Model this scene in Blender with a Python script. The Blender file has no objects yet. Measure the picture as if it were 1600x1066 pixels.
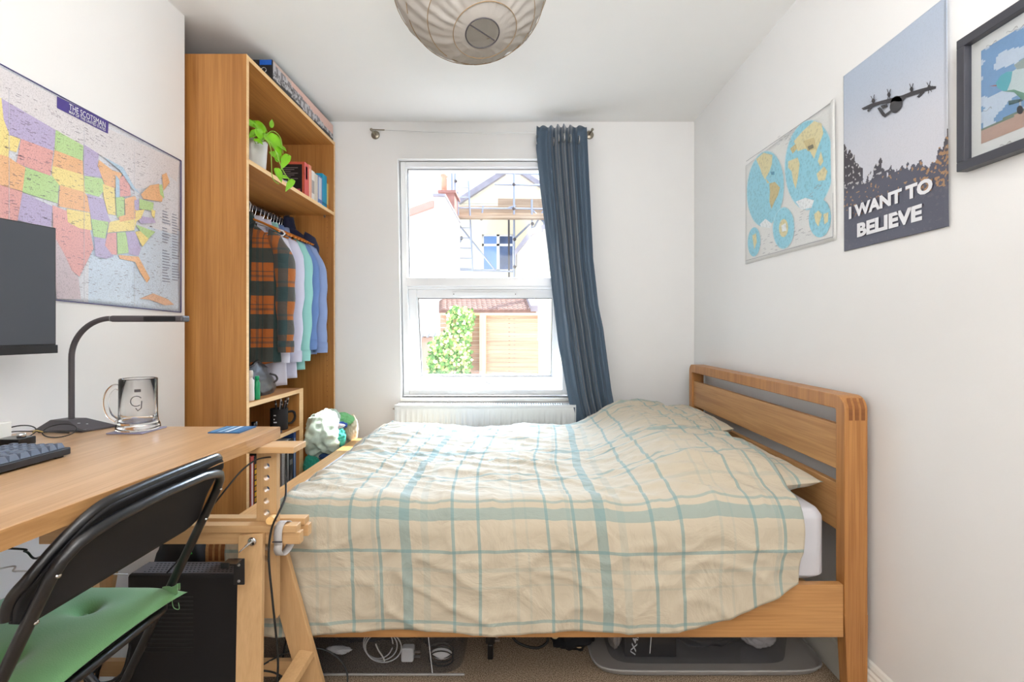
import bpy, math, random
from mathutils import Vector, Matrix, noise
random.seed(7)
C = bpy.context.scene.collection
scene = bpy.context.scene
PI = math.pi
# ---------------- camera, world, sun, lights, exposure ----------------
F = 784.0; CX = 813.0; CY = 514.0; CZ = 1.19
cam_d = bpy.data.cameras.new('camera'); cam = bpy.data.objects.new('camera', cam_d); C.objects.link(cam)
cam.location = (0, 0, CZ); cam.rotation_euler = (PI/2, 0, 0)
cam_d.sensor_width = 36; cam_d.lens = F/1600*36; cam_d.shift_x = -13/1600; cam_d.shift_y = -19/1600
cam_d.clip_start = 0.02
scene.camera = cam
world = bpy.data.worlds.new('world'); scene.world = world; world.use_nodes = True
bg = world.node_tree.nodes['Background']; bg.inputs[0].default_value = (0.80, 0.90, 1.0, 1); bg.inputs[1].default_value = 1.4
sd = bpy.data.lights.new('sun', 'SUN'); sd.energy = 9; sd.angle = 0.01; sd.color = (1.0, 0.93, 0.82)
sun = bpy.data.objects.new('sun', sd); C.objects.link(sun)
sun.rotation_euler = Vector((-0.50, -0.36, -0.76)).to_track_quat('-Z', 'Y').to_euler()
skd = bpy.data.lights.new('sky_glow', 'SUN'); skd.energy = 13; skd.angle = 0.9; skd.color = (0.66, 0.82, 1.0)   # the bright open sky beyond the window
sky = bpy.data.objects.new('sky_glow', skd); C.objects.link(sky); sky.rotation_euler = Vector((-0.05, -0.76, -0.62)).to_track_quat('-Z', 'Y').to_euler()
def area(name, loc, target, sx, sy, power, col, portal=False):
    l = bpy.data.lights.new(name, 'AREA'); l.shape = 'RECTANGLE'; l.size = sx; l.size_y = sy; l.energy = power; l.color = col
    o = bpy.data.objects.new(name, l); C.objects.link(o); o.location = loc
    o.rotation_euler = (Vector(target)-Vector(loc)).to_track_quat('-Z', 'Y').to_euler()
    if portal: l.cycles.is_portal = True
    return o
area('window_portal', (-0.23, 3.34, 1.51), (-0.23, 0, 1.51), 1.05, 1.5, 1, (1, 1, 1), True)
area('rear_fill', (0.15, -0.95, 1.70), (-0.05, 2.6, 1.15), 1.8, 1.3, 8, (1.0, 0.985, 0.96))  # unseen fill lamp added behind the camera to brighten the room
area('ceiling_fill', (0.15, -0.35, 1.75), (0.1, -0.1, 2.5), 0.5, 0.5, 27, (0.985, 0.985, 0.985))  # extra lamp added near the camera, aimed at the ceiling for soft fill
scene.view_settings.view_transform = 'Standard'; scene.view_settings.look = 'None'
scene.view_settings.gamma = 1; scene.view_settings.use_curve_mapping = False
scene.view_settings.exposure = 0.95
# ---------------- helpers ----------------
def lin(c):
    def g(x):
        x /= 255.0
        return x/12.92 if x <= 0.04045 else ((x+0.055)/1.055)**2.4
    return (g(c[0]), g(c[1]), g(c[2]), 1)
def at(px, py, d): return Vector(((px-CX)*d/F, d, CZ-(py-CY)*d/F))
def lerp(a, b, t): return a+(b-a)*t
def ss(a, b, x):
    t = max(0, min(1, (x-a)/(b-a))); return t*t*(3-2*t)
def table(tb, x):
    if x <= tb[0][0]: return tb[0][1]
    for (a, p), (b, q) in zip(tb, tb[1:]):
        if x <= b: return lerp(p, q, (x-a)/(b-a))
    return tb[-1][1]
class MB:
    def __init__(s): s.v = []; s.f = []; s.m = []; s.sm = []; s.c = []
    def add(s, vs, fs, m=0, smooth=False, col=None):
        o = len(s.v); s.v += [tuple(p) for p in vs]
        for f in fs: s.f.append([o+i for i in f]); s.m.append(m); s.sm.append(smooth); s.c.append(col)
        return s
    def box(s, x0, x1, y0, y1, z0, z1, m=0, col=None):
        vs = [(x, y, z) for z in (z0, z1) for y in (y0, y1) for x in (x0, x1)]
        return s.add(vs, [(0,2,3,1),(4,5,7,6),(0,1,5,4),(2,6,7,3),(0,4,6,2),(1,3,7,5)], m, False, col)
    def obox(s, p, q, w, h, up=(0,0,1), m=0, w2=None, h2=None):
        p = Vector(p); q = Vector(q); d = (q-p).normalized(); r = d.cross(Vector(up)).normalized(); u = r.cross(d)
        w2 = w2 or w; h2 = h2 or h; vs = []
        for c, ww, hh in ((p, w, h), (q, w2, h2)):
            for a, b in ((-1,-1),(1,-1),(1,1),(-1,1)): vs.append(c+r*a*ww/2+u*b*hh/2)
        return s.add(vs, [(0,1,2,3),(4,7,6,5),(0,4,5,1),(1,5,6,2),(2,6,7,3),(3,7,4,0)], m)
    def tube(s, pts, r, n=10, m=0, closed=False, caps=True, flat=1.0):
        pts = [Vector(p) for p in pts]; k = len(pts); rr = r if isinstance(r, (list, tuple)) else [r]*k
        t0 = (pts[1]-pts[0]).normalized(); up = Vector((0,0,1)) if abs(t0.z) < .9 else Vector((1,0,0))
        nrm = t0.cross(up).normalized(); vs = []
        for i, p in enumerate(pts):
            a = pts[(i-1) % k] if (closed or i > 0) else p; b = pts[(i+1) % k] if (closed or i < k-1) else p
            t = (b-a); t = t.normalized() if t.length > 1e-9 else t0
            nrm = nrm-t*nrm.dot(t); nrm = nrm.normalized() if nrm.length > 1e-6 else t.orthogonal().normalized()
            bn = t.cross(nrm)
            for j in range(n):
                an = 2*PI*j/n; vs.append(p+nrm*math.cos(an)*rr[i]+bn*math.sin(an)*rr[i]*flat)
        fs = []
        for i in range(k if closed else k-1):
            for j in range(n):
                a = i*n+j; b = i*n+(j+1) % n; c = ((i+1) % k)*n+(j+1) % n; d = ((i+1) % k)*n+j; fs.append((a, b, c, d))
        s.add(vs, fs, m, True)
        if caps and not closed:
            s.add(vs[:n], [tuple(range(n-1, -1, -1))], m); s.add(vs[-n:], [tuple(range(n))], m)
        return s
    def lathe(s, prof, c=(0,0,0), n=32, m=0, axis=None, smooth=True, col=None):
        M = Matrix.Identity(3) if axis is None else Vector((0,0,1)).rotation_difference(Vector(axis)).to_matrix()
        c = Vector(c); vs = []; fs = []
        for r, z in prof:
            for j in range(n): vs.append(c+M@Vector((r*math.cos(2*PI*j/n), r*math.sin(2*PI*j/n), z)))
        for i in range(len(prof)-1):
            for j in range(n): fs.append((i*n+j, i*n+(j+1) % n, (i+1)*n+(j+1) % n, (i+1)*n+j))
        if prof[0][0] > 1e-5: fs.append(tuple(range(n-1, -1, -1))) if prof[0][0] != prof[-1][0] or prof[0][1] != prof[-1][1] else None
        if prof[-1][0] > 1e-5 and (prof[0] != prof[-1]): fs.append(tuple((len(prof)-1)*n+j for j in range(n)))
        return s.add(vs, fs, m, smooth, col)
    def grid(s, fn, nu, nv, m=0, smooth=True, cu=False, colf=None):
        vs = [fn(i/(nu if cu else nu), j/nv) for j in range(nv+1) for i in range(nu+(0 if cu else 1))]
        w = nu if cu else nu+1
        for j in range(nv):
            pass
        o = len(s.v); s.v += [tuple(p) for p in vs]
        for j in range(nv):
            for i in range(nu):
                a = j*w+i; b = j*w+(i+1) % w if cu else a+1
                s.f.append([o+a, o+b, o+b+w, o+a+w]); s.m.append(m); s.sm.append(smooth)
                s.c.append(colf((i+.5)/nu, (j+.5)/nv) if colf else None)
        return s
    def prism(s, poly, fn0, fn1, m=0, col=None):
        n = len(poly); vs = [fn0(p) for p in poly]+[fn1(p) for p in poly]
        fs = [tuple(range(n-1, -1, -1)), tuple(range(n, 2*n))]+[(i, (i+1) % n, n+(i+1) % n, n+i) for i in range(n)]
        return s.add(vs, fs, m, False, col)
    def ball(s, c, r, n=16, k=10, m=0, sc=(1,1,1), wob=0, seed=0):
        c = Vector(c)
        def f(u, v):
            a = 2*PI*u; b = PI*(v-.5); d = Vector((math.cos(a)*math.cos(b), math.sin(a)*math.cos(b), math.sin(b)))
            q = r*(1+wob*noise.noise(d*2.3+Vector((seed, 3*seed, 1)))+wob*.5*noise.noise(d*6+Vector((seed, 0, 1))))
            return c+Vector((d.x*sc[0], d.y*sc[1], d.z*sc[2]))*q
        return s.grid(f, n, k, m, True, cu=True)
    def build(s, name, mats, parent=None, bevel=0, sub=0, solid=0, local=False, soff=-1, seg=2, fix=True):
        me = bpy.data.meshes.new(name); o = bpy.data.objects.new(name, me); C.objects.link(o)
        off = Vector((0,0,0))
        if parent is not None:
            o.parent = parent
            if not local: off = WP.get(parent.name, Vector((0,0,0)))
        WP[o.name] = off
        me.from_pydata([(x-off.x, y-off.y, z-off.z) for x, y, z in s.v], [], s.f)
        for mt in (mats if isinstance(mats, (list, tuple)) else [mats]): me.materials.append(mt)
        me.polygons.foreach_set('material_index', s.m); me.polygons.foreach_set('use_smooth', s.sm)
        if any(c is not None for c in s.c):
            ca = me.color_attributes.new('Col', 'FLOAT_COLOR', 'CORNER'); arr = []
            for p, c in zip(me.polygons, s.c): arr += list(c or (1,1,1,1))*p.loop_total
            ca.data.foreach_set('color', arr)
        if fix:
            import bmesh
            bm = bmesh.new(); bm.from_mesh(me); bmesh.ops.recalc_face_normals(bm, faces=bm.faces); bm.to_mesh(me); bm.free()
        me.update()
        if solid:
            md = o.modifiers.new('solid', 'SOLIDIFY'); md.thickness = solid; md.offset = soff
        if bevel:
            md = o.modifiers.new('bevel', 'BEVEL'); md.width = bevel; md.segments = seg; md.limit_method = 'ANGLE'; md.angle_limit = .9
        if sub:
            md = o.modifiers.new('sub', 'SUBSURF'); md.levels = sub; md.render_levels = sub
        return o
WP = {}
def tag(o, label=None, cat=None, group=None, kind=None):
    if label: o['label'] = label
    if cat: o['category'] = cat
    if group: o['group'] = group
    if kind: o['kind'] = kind
    return o
def thing(name, label, cat, loc=(0,0,0), rz=0, group=None):
    o = bpy.data.objects.new(name, None); C.objects.link(o); o.location = loc; o.rotation_euler = (0,0,rz)
    o.empty_display_size = .05; WP[o.name] = Vector(loc)
    return tag(o, label, cat, group)
def struct(name, mb, mat, parent=None, **k):
    o = mb.build(name, mat, parent, **k)
    if parent is None: o['kind'] = 'structure'
    return o
def copy_tree(o, loc=None, rz=None, parent=None, label=None):
    c = o.copy(); C.objects.link(c); c.parent = parent
    WP[c.name] = WP.get(o.name, Vector((0,0,0)))
    for ch in o.children: copy_tree(ch, parent=c)
    if loc is not None: c.location = loc
    if rz is not None: c.rotation_euler[2] = rz
    if label: c['label'] = label
    return c
def arc(c, r, a0, a1, n, ax, ay):
    c = Vector(c); ax = Vector(ax); ay = Vector(ay)
    return [c+ax*r*math.cos(lerp(a0, a1, i/n))+ay*r*math.sin(lerp(a0, a1, i/n)) for i in range(n+1)]
def spline(pts, n=8):
    pts = [Vector(p) for p in pts]; out = []; P = [pts[0]]+pts+[pts[-1]]
    for i in range(1, len(P)-2):
        for k in range(n):
            t = k/n; a, b, c, d = P[i-1], P[i], P[i+1], P[i+2]
            out.append(.5*((2*b)+(c-a)*t+(2*a-5*b+4*c-d)*t*t+(3*b-a-3*c+d)*t**3))
    return out+[pts[-1]]
# text as mesh, fitted into width w, cap height h; org = lower left, ex/ey unit vectors, en = outward
def text_mb(body, org, ex, ey, w, h, bold=0.0, m=0, mb=None, lift=0.0006, slack=None):
    cu = bpy.data.curves.new('t', 'FONT'); cu.body = body; cu.size = 1; cu.offset = bold; cu.resolution_u = 3
    ob = bpy.data.objects.new('t', cu); C.objects.link(ob)
    dg = bpy.context.evaluated_depsgraph_get(); me = bpy.data.meshes.new_from_object(ob.evaluated_get(dg))
    xs = [v.co.x for v in me.vertices]; ys = [v.co.y for v in me.vertices]
    x0, x1, y0, y1 = min(xs), max(xs), min(ys), max(ys)
    ex = Vector(ex); ey = Vector(ey); en = ex.cross(ey).normalized(); org = Vector(org)
    vs = [org+ex*((v.co.x-x0)/(x1-x0)*w)+ey*((v.co.y-y0)/(y1-y0)*h)+en*lift for v in me.vertices]
    mb = mb or MB(); mb.add(vs, [tuple(p.vertices) for p in me.polygons], m)
    bpy.data.objects.remove(ob); bpy.data.curves.remove(cu); bpy.data.meshes.remove(me)
    return mb
# ---------------- materials ----------------
def newmat(name):
    m = bpy.data.materials.new(name); m.use_nodes = True; nt = m.node_tree; b = nt.nodes['Principled BSDF']
    return m, nt, b
def N(nt, t, **k):
    n = nt.nodes.new(t)
    for a, v in k.items(): setattr(n, a, v)
    return n
def bump(nt, b, src, strength, dist=0.002):
    bp = N(nt, 'ShaderNodeBump'); bp.inputs['Strength'].default_value = strength; bp.inputs['Distance'].default_value = dist
    nt.links.new(src, bp.inputs['Height']); nt.links.new(bp.outputs[0], b.inputs['Normal']); return bp
def plain(name, rgb, rough=.5, metal=0, nz=0, nscale=60, sheen=0, coat=0, spec=None, var=0.0, vscale=8):
    m, nt, b = newmat(name); b.inputs['Base Color'].default_value = lin(rgb); b.inputs['Roughness'].default_value = rough
    b.inputs['Metallic'].default_value = metal
    if sheen: b.inputs['Sheen Weight'].default_value = sheen
    if coat: b.inputs['Coat Weight'].default_value = coat
    if spec is not None: b.inputs['Specular IOR Level'].default_value = spec
    tc = N(nt, 'ShaderNodeTexCoord')
    nn = N(nt, 'ShaderNodeTexNoise'); nn.inputs['Scale'].default_value = nscale; nn.inputs['Detail'].default_value = 3
    nt.links.new(tc.outputs['Object'], nn.inputs['Vector'])
    if nz: bump(nt, b, nn.outputs[0], nz)
    n2 = N(nt, 'ShaderNodeTexNoise'); n2.inputs['Scale'].default_value = vscale; nt.links.new(tc.outputs['Object'], n2.inputs['Vector'])
    mx = N(nt, 'ShaderNodeMix', data_type='RGBA'); v = var or .03
    c = lin(rgb); mx.inputs[6].default_value = (c[0]*(1-v), c[1]*(1-v), c[2]*(1-v), 1); mx.inputs[7].default_value = (min(1, c[0]*(1+v)), min(1, c[1]*(1+v)), min(1, c[2]*(1+v)), 1)
    nt.links.new(n2.outputs[0], mx.inputs[0]); nt.links.new(mx.outputs[2], b.inputs['Base Color'])
    return m
def wood(name, c1, c2, axis='X', rough=.45, scale=1.0, contrast=1.0):
    m, nt, b = newmat(name); b.inputs['Roughness'].default_value = rough
    tc = N(nt, 'ShaderNodeTexCoord'); mp = N(nt, 'ShaderNodeMapping')
    s = [26*scale]*3; s['XYZ'.index(axis)] = 1.3*scale; mp.inputs['Scale'].default_value = s
    nt.links.new(tc.outputs['Object'], mp.inputs['Vector'])
    n1 = N(nt, 'ShaderNodeTexNoise'); n1.inputs['Scale'].default_value = 1.0; n1.inputs['Detail'].default_value = 6; n1.inputs['Roughness'].default_value = .62; n1.inputs['Distortion'].default_value = .6
    nt.links.new(mp.outputs[0], n1.inputs['Vector'])
    mp2 = N(nt, 'ShaderNodeMapping'); s2 = [190*scale]*3; s2['XYZ'.index(axis)] = 4*scale; mp2.inputs['Scale'].default_value = s2
    nt.links.new(tc.outputs['Object'], mp2.inputs['Vector'])
    n2 = N(nt, 'ShaderNodeTexNoise'); n2.inputs['Scale'].default_value = 1; n2.inputs['Detail'].default_value = 2; nt.links.new(mp2.outputs[0], n2.inputs['Vector'])
    ad = N(nt, 'ShaderNodeMath', operation='MULTIPLY_ADD'); ad.inputs[1].default_value = .35; nt.links.new(n2.outputs[0], ad.inputs[0])
    ml = N(nt, 'ShaderNodeMath', operation='MULTIPLY'); ml.inputs[1].default_value = .75; nt.links.new(n1.outputs[0], ml.inputs[0]); nt.links.new(ml.outputs[0], ad.inputs[2])
    cr = N(nt, 'ShaderNodeValToRGB'); cr.color_ramp.elements[0].position = .5-.16/contrast; cr.color_ramp.elements[0].color = lin(c2)
    cr.color_ramp.elements[1].position = .56+.12/contrast; cr.color_ramp.elements[1].color = lin(c1)
    nt.links.new(ad.outputs[0], cr.inputs[0]); nt.links.new(cr.outputs[0], b.inputs['Base Color'])
    bump(nt, b, ad.outputs[0], .12, .0015)
    return m
def printed(name='printed', rough=.35, speck=.12, sscale=220, wr=.0, coat=.0):
    m, nt, b = newmat(name); b.inputs['Roughness'].default_value = rough
    if coat: b.inputs['Coat Weight'].default_value = coat
    at_ = N(nt, 'ShaderNodeAttribute', attribute_name='Col'); tc = N(nt, 'ShaderNodeTexCoord')
    nn = N(nt, 'ShaderNodeTexNoise'); nn.inputs['Scale'].default_value = sscale; nn.inputs['Detail'].default_value = 2; nt.links.new(tc.outputs['Object'], nn.inputs['Vector'])
    mr = N(nt, 'ShaderNodeMapRange'); mr.inputs[1].default_value = .35; mr.inputs[2].default_value = .5; mr.inputs[3].default_value = 1-speck; mr.inputs[4].default_value = 1
    nt.links.new(nn.outputs[0], mr.inputs[0])
    mx = N(nt, 'ShaderNodeVectorMath', operation='SCALE'); nt.links.new(at_.outputs['Color'], mx.inputs[0]); nt.links.new(mr.outputs[0], mx.inputs['Scale'])
    nt.links.new(mx.outputs[0], b.inputs['Base Color'])
    if wr:
        n2 = N(nt, 'ShaderNodeTexNoise'); n2.inputs['Scale'].default_value = 5; nt.links.new(tc.outputs['Object'], n2.inputs['Vector']); bump(nt, b, n2.outputs[0], wr, .01)
    return m
def ramp(nt, stops, interp='LINEAR'):
    cr = N(nt, 'ShaderNodeValToRGB'); e = cr.color_ramp.elements; cr.color_ramp.interpolation = interp
    e[0].position = stops[0][0]; e[0].color = (stops[0][1],)*3+(1,)
    e[1].position = stops[-1][0]; e[1].color = (stops[-1][1],)*3+(1,)
    for p, v in stops[1:-1]:
        k = e.new(p); k.color = (v,)*3+(1,)
    return cr
def stripes(lines, period):   # lines (centre, width, value) -> constant ramp stops
    st = [(0.0, 0.0)]
    for c, w, v in sorted(lines):
        st.append((max(0, (c-w/2)/period), v)); st.append((min(1, (c+w/2)/period), 0.0))
    st.append((1.0, 0.0)); return st
def plaid(name, base, stripe, ulines, vlines, pu, pv, uo=0, vo=0, rough=.85, wrinkle=.35, wsc=9, stripe2=None):
    m, nt, b = newmat(name); b.inputs['Roughness'].default_value = rough; b.inputs['Sheen Weight'].default_value = .15
    uv = N(nt, 'ShaderNodeUVMap', uv_map='UVMap'); sp = N(nt, 'ShaderNodeSeparateXYZ'); nt.links.new(uv.outputs[0], sp.inputs[0])
    outs = []
    for ch, lines, per, of in (('X', ulines, pu, uo), ('Y', vlines, pv, vo)):
        a = N(nt, 'ShaderNodeMath', operation='ADD'); a.inputs[1].default_value = -of+per*20; nt.links.new(sp.outputs[ch], a.inputs[0])
        d = N(nt, 'ShaderNodeMath', operation='DIVIDE'); d.inputs[1].default_value = per; nt.links.new(a.outputs[0], d.inputs[0])
        f = N(nt, 'ShaderNodeMath', operation='FRACT'); nt.links.new(d.outputs[0], f.inputs[0])
        cr = ramp(nt, stripes(lines, per), 'CONSTANT'); nt.links.new(f.outputs[0], cr.inputs[0]); outs.append(cr)
    cur = None; base_l = lin(base)
    m1 = N(nt, 'ShaderNodeMix', data_type='RGBA'); m1.inputs[6].default_value = base_l; m1.inputs[7].default_value = lin(stripe)
    nt.links.new(outs[0].outputs[0], m1.inputs[0])
    m2 = N(nt, 'ShaderNodeMix', data_type='RGBA'); nt.links.new(m1.outputs[2], m2.inputs[6]); m2.inputs[7].default_value = lin(stripe2 or stripe)
    nt.links.new(outs[1].outputs[0], m2.inputs[0]); nt.links.new(m2.outputs[2], b.inputs['Base Color'])
    tc = N(nt, 'ShaderNodeTexCoord'); mp = N(nt, 'ShaderNodeMapping'); mp.inputs['Scale'].default_value = (1, 1.8, 1); mp.inputs['Rotation'].default_value = (0, 0, .5)
    nt.links.new(tc.outputs['Object'], mp.inputs[0])
    nn = N(nt, 'ShaderNodeTexNoise'); nn.inputs['Scale'].default_value = wsc; nn.inputs['Detail'].default_value = 5; nn.inputs['Distortion'].default_value = 1.2; nt.links.new(mp.outputs[0], nn.inputs['Vector'])
    bump(nt, b, nn.outputs[0], wrinkle, .02)
    return m
def setuv(o, fn):
    me = o.data; uv = me.uv_layers.new(name='UVMap'); arr = []
    for l in me.loops: arr += list(fn(l.vertex_index))
    uv.data.foreach_set('uv', arr)
def clearmat(name, tint, gloss=.08, rough=.05, op=0.0, opc=(200,200,205)):
    m = bpy.data.materials.new(name); m.use_nodes = True; nt = m.node_tree; nt.nodes.clear()
    out = N(nt, 'ShaderNodeOutputMaterial'); tr = N(nt, 'ShaderNodeBsdfTransparent'); tr.inputs[0].default_value = lin(tint)
    gl = N(nt, 'ShaderNodeBsdfGlossy'); gl.inputs['Roughness'].default_value = rough; mx = N(nt, 'ShaderNodeMixShader')
    fr = N(nt, 'ShaderNodeLayerWeight'); fr.inputs[0].default_value = .5; pw = N(nt, 'ShaderNodeMath', operation='POWER'); pw.inputs[1].default_value = 4; nt.links.new(fr.outputs['Facing'], pw.inputs[0]); mm = N(nt, 'ShaderNodeMath', operation='MULTIPLY_ADD'); mm.inputs[1].default_value = .6; mm.inputs[2].default_value = .02+gloss*.2
    nt.links.new(pw.outputs[0], mm.inputs[0]); nt.links.new(mm.outputs[0], mx.inputs[0]); nt.links.new(tr.outputs[0], mx.inputs[1]); nt.links.new(gl.outputs[0], mx.inputs[2])
    if op:
        df = N(nt, 'ShaderNodeBsdfDiffuse'); df.inputs[0].default_value = lin(opc); m2 = N(nt, 'ShaderNodeMixShader'); m2.inputs[0].default_value = op
        nt.links.new(mx.outputs[0], m2.inputs[1]); nt.links.new(df.outputs[0], m2.inputs[2]); nt.links.new(m2.outputs[0], out.inputs[0])
    else: nt.links.new(mx.outputs[0], out.inputs[0])
    return m
M = {}
M['wall'] = plain('wall_paint', (238, 237, 236), .9, nz=.05, nscale=180, var=.01)
M['ceil'] = plain('ceiling_paint', (240, 239, 237), .95, nz=.04, nscale=150, var=.01)
M['white'] = plain('white_upvc', (240, 241, 243), .25, var=.01)
M['paintw'] = plain('white_gloss_paint', (232, 230, 222), .35, var=.02)
M['rad'] = plain('radiator_enamel', (222, 225, 226), .3, var=.01)
M['oakX'] = wood('oak_x', (204, 152, 96), (166, 114, 64), 'X', .42)
M['oakY'] = wood('oak_y', (208, 160, 106), (172, 122, 72), 'Y', .42)
M['oakZ'] = wood('oak_z', (196, 140, 82), (154, 98, 50), 'Z', .42)
M['oakdark'] = wood('oak_finger_joint', (150, 95, 50), (120, 72, 36), 'X', .5)
M['beech'] = wood('trestle_pine_z', (214, 174, 126), (190, 148, 100), 'Z', .5, contrast=.7)
M['beechX'] = wood('trestle_pine_x', (214, 174, 126), (190, 146, 98), 'X', .5, contrast=.7)
M['deskw'] = wood('desk_oak_laminate', (204, 166, 126), (168, 126, 84), 'Y', .3, contrast=.9)
M['pax'] = wood('wardrobe_oak_veneer', (190, 134, 72), (152, 98, 46), 'Z', .45, scale=.8, contrast=1.0)
M['paxY'] = wood('shelf_oak_veneer', (206, 146, 80), (170, 110, 52), 'Y', .45, scale=.8)
M['paxedge'] = wood('shelf_front_edging', (244, 206, 152), (226, 180, 122), 'Y', .45)
M['black'] = plain('black_plastic', (30, 30, 33), .45, nz=.04, nscale=400)
M['blackg'] = plain('black_gloss_metal', (22, 22, 25), .28, nz=.06, nscale=500, coat=.3)
M['blackm'] = plain('black_matt', (24, 22, 24), .75, nz=.1, nscale=500)
M['grey'] = plain('dark_grey_metal', (72, 68, 72), .5, nz=.05, nscale=400)
M['screen'] = plain('monitor_screen', (70, 74, 82), .4)
M['steel'] = plain('brushed_steel', (190, 190, 192), .3, 1.0)
M['brass'] = plain('antique_nickel', (150, 142, 128), .35, .9)
M['chrome'] = plain('chrome', (215, 215, 218), .12, 1.0)
M['rubber'] = plain('black_cable_rubber', (18, 18, 18), .5)
M['cablew'] = plain('white_cable', (215, 215, 215), .5)
M['green'] = plain('green_cushion_cotton', (104, 152, 98), .9, nz=.3, nscale=350, sheen=.3, var=.05)
M['sheet'] = plain('white_mattress_cotton', (216, 216, 222), .9, nz=.1, nscale=90)
M['pot'] = plain('white_ceramic', (214, 212, 208), .4, nz=.08, nscale=40)
M['leaf'] = plain('pothos_leaf', (122, 186, 30), .35, var=.35, vscale=22)
M['stem'] = plain('plant_stem', (140, 176, 70), .5)
M['glassw'] = clearmat('window_glass', (250, 252, 255))
M['plastic'] = clearmat('clear_storage_plastic', (240, 241, 243), .2, .12, .07, (150, 152, 160))
M['lidp'] = clearmat('frosted_lid_plastic', (236, 236, 238), .2, .3, .48, (206, 203, 200))
M['print'] = printed('printed_paper', .4, .06, 240)
M['mapp'] = printed('printed_map_laminated', .3, .22, 260, .25, .2)
M['cardprint'] = printed('printed_card', .5, .1, 160)
m, nt, b = newmat('beer_glass'); b.inputs['Base Color'].default_value = (1,1,1,1); b.inputs['Transmission Weight'].default_value = 1; b.inputs['Roughness'].default_value = .0; b.inputs['IOR'].default_value = 1.45; M['glass'] = m
# paper lantern: translucent
m = bpy.data.materials.new('rice_paper'); m.use_nodes = True; nt = m.node_tree; nt.nodes.clear()
out = N(nt, 'ShaderNodeOutputMaterial'); df = N(nt, 'ShaderNodeBsdfDiffuse'); tl = N(nt, 'ShaderNodeBsdfTranslucent'); mx = N(nt, 'ShaderNodeMixShader'); mx.inputs[0].default_value = .5
df.inputs[0].default_value = lin((208, 203, 197)); tl.inputs[0].default_value = lin((170, 164, 156))
tc = N(nt, 'ShaderNodeTexCoord'); nn = N(nt, 'ShaderNodeTexNoise'); nn.inputs['Scale'].default_value = 14; nn.inputs['Detail'].default_value = 6; nn.inputs['Distortion'].default_value = 1.5
nt.links.new(tc.outputs['Object'], nn.inputs['Vector']); bp = N(nt, 'ShaderNodeBump'); bp.inputs['Strength'].default_value = .5; bp.inputs['Distance'].default_value = .01
nt.links.new(nn.outputs[0], bp.inputs['Height']); nt.links.new(bp.outputs[0], df.inputs['Normal'])
nt.links.new(df.outputs[0], mx.inputs[1]); nt.links.new(tl.outputs[0], mx.inputs[2]); nt.links.new(mx.outputs[0], out.inputs[0]); M['paper'] = m
# carpet
m, nt, b = newmat('beige_carpet'); b.inputs['Roughness'].default_value = 1; tc = N(nt, 'ShaderNodeTexCoord')
nn = N(nt, 'ShaderNodeTexNoise'); nn.inputs['Scale'].default_value = 260; nn.inputs['Detail'].default_value = 3; nt.links.new(tc.outputs['Object'], nn.inputs['Vector'])
cr = N(nt, 'ShaderNodeValToRGB'); cr.color_ramp.elements[0].position = .38; cr.color_ramp.elements[0].color = lin((120, 98, 76)); cr.color_ramp.elements[1].position = .62; cr.color_ramp.elements[1].color = lin((206, 184, 158))
nt.links.new(nn.outputs[0], cr.inputs[0]); nt.links.new(cr.outputs[0], b.inputs['Base Color']); bump(nt, b, nn.outputs[0], .8, .006); M['carpet'] = m
# curtain
m, nt, b = newmat('slate_blue_curtain'); b.inputs['Roughness'].default_value = .5; b.inputs['Sheen Weight'].default_value = .4; b.inputs['Base Color'].default_value = lin((66, 86, 106))
tc = N(nt, 'ShaderNodeTexCoord'); wv = N(nt, 'ShaderNodeTexNoise'); wv.inputs['Scale'].default_value = 300; nt.links.new(tc.outputs['Object'], wv.inputs['Vector']); bump(nt, b, wv.outputs[0], .1, .001); M['curtain'] = m
# bedding plaid
P = .606
ul = [(.300, .030, .62), (.444, .010, .62), (.522, .010, .62), (.30+.052, .014, .2), (.30+.37, .004, .0)]
ul = [(.300, .030, .60), (.360, .022, .16), (.444, .010, .62), (.522, .010, .62), (.030, .010, .16), (.068, .008, .12), (.137, .010, .62), (.206, .012, .18), (.221, .010, .62)]
vl = [(.300, .032, .55), (.340, .008, .5), (.195, .010, .62), (.140, .012, .16), (.545, .010, .5), (.585, .009, .55), (.090, .006, .12), (.445, .012, .16)]
M['duvet'] = plaid('plaid_bedding', (196, 184, 162), (112, 150, 152), ul, vl, P, P, uo=-.661, vo=-.31, wrinkle=.55, wsc=7)
# ---------------- room shell ----------------
XR = 1.10; XL = -1.405; YB = 3.174; ZC = 2.50; YR = -1.3; XA = -1.77; YCH = 2.10
struct('floor', MB().box(-1.9, 1.25, -1.4, 3.5, -.06, 0), M['carpet'])
struct('ceiling', MB().box(-1.9, 1.25, -1.4, 3.5, ZC, ZC+.08), M['ceil'])
struct('wall_right', MB().box(XR, XR+.12, -1.4, 3.5, 0, ZC), M['wall'])
struct('wall_left', MB().box(XA-.1, XL, YR, YCH, 0, ZC), M['wall'])            # chimney breast side
struct('wall_alcove', MB().box(XA-.12, XA, YCH, YB, 0, ZC), M['wall'])
struct('wall_rear', MB().box(XL, XR, YR-.1, YR, 0, ZC), M['wall'])
WX0, WX1, WZ0, WZ1 = -.765, .305, .755, 2.267
def skew(x, z):   # the old opening leans a little: its left side drifts in towards the sill
    t = (WZ1-z)/(WZ1-WZ0); return x+(.024*t-.012)*(1-(x-WX0)/(WX1-WX0))
wb = MB(); T = .30
def quadbox(mb, c4, y0, y1, m=0):
    vs = [(x, y0, z) for x, z in c4]+[(x, y1, z) for x, z in c4]
    return mb.add(vs, [(0,1,2,3),(7,6,5,4),(0,4,5,1),(1,5,6,2),(2,6,7,3),(3,7,4,0)], m)
xl0, xl1 = skew(WX0, WZ0), skew(WX0, WZ1)
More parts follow.
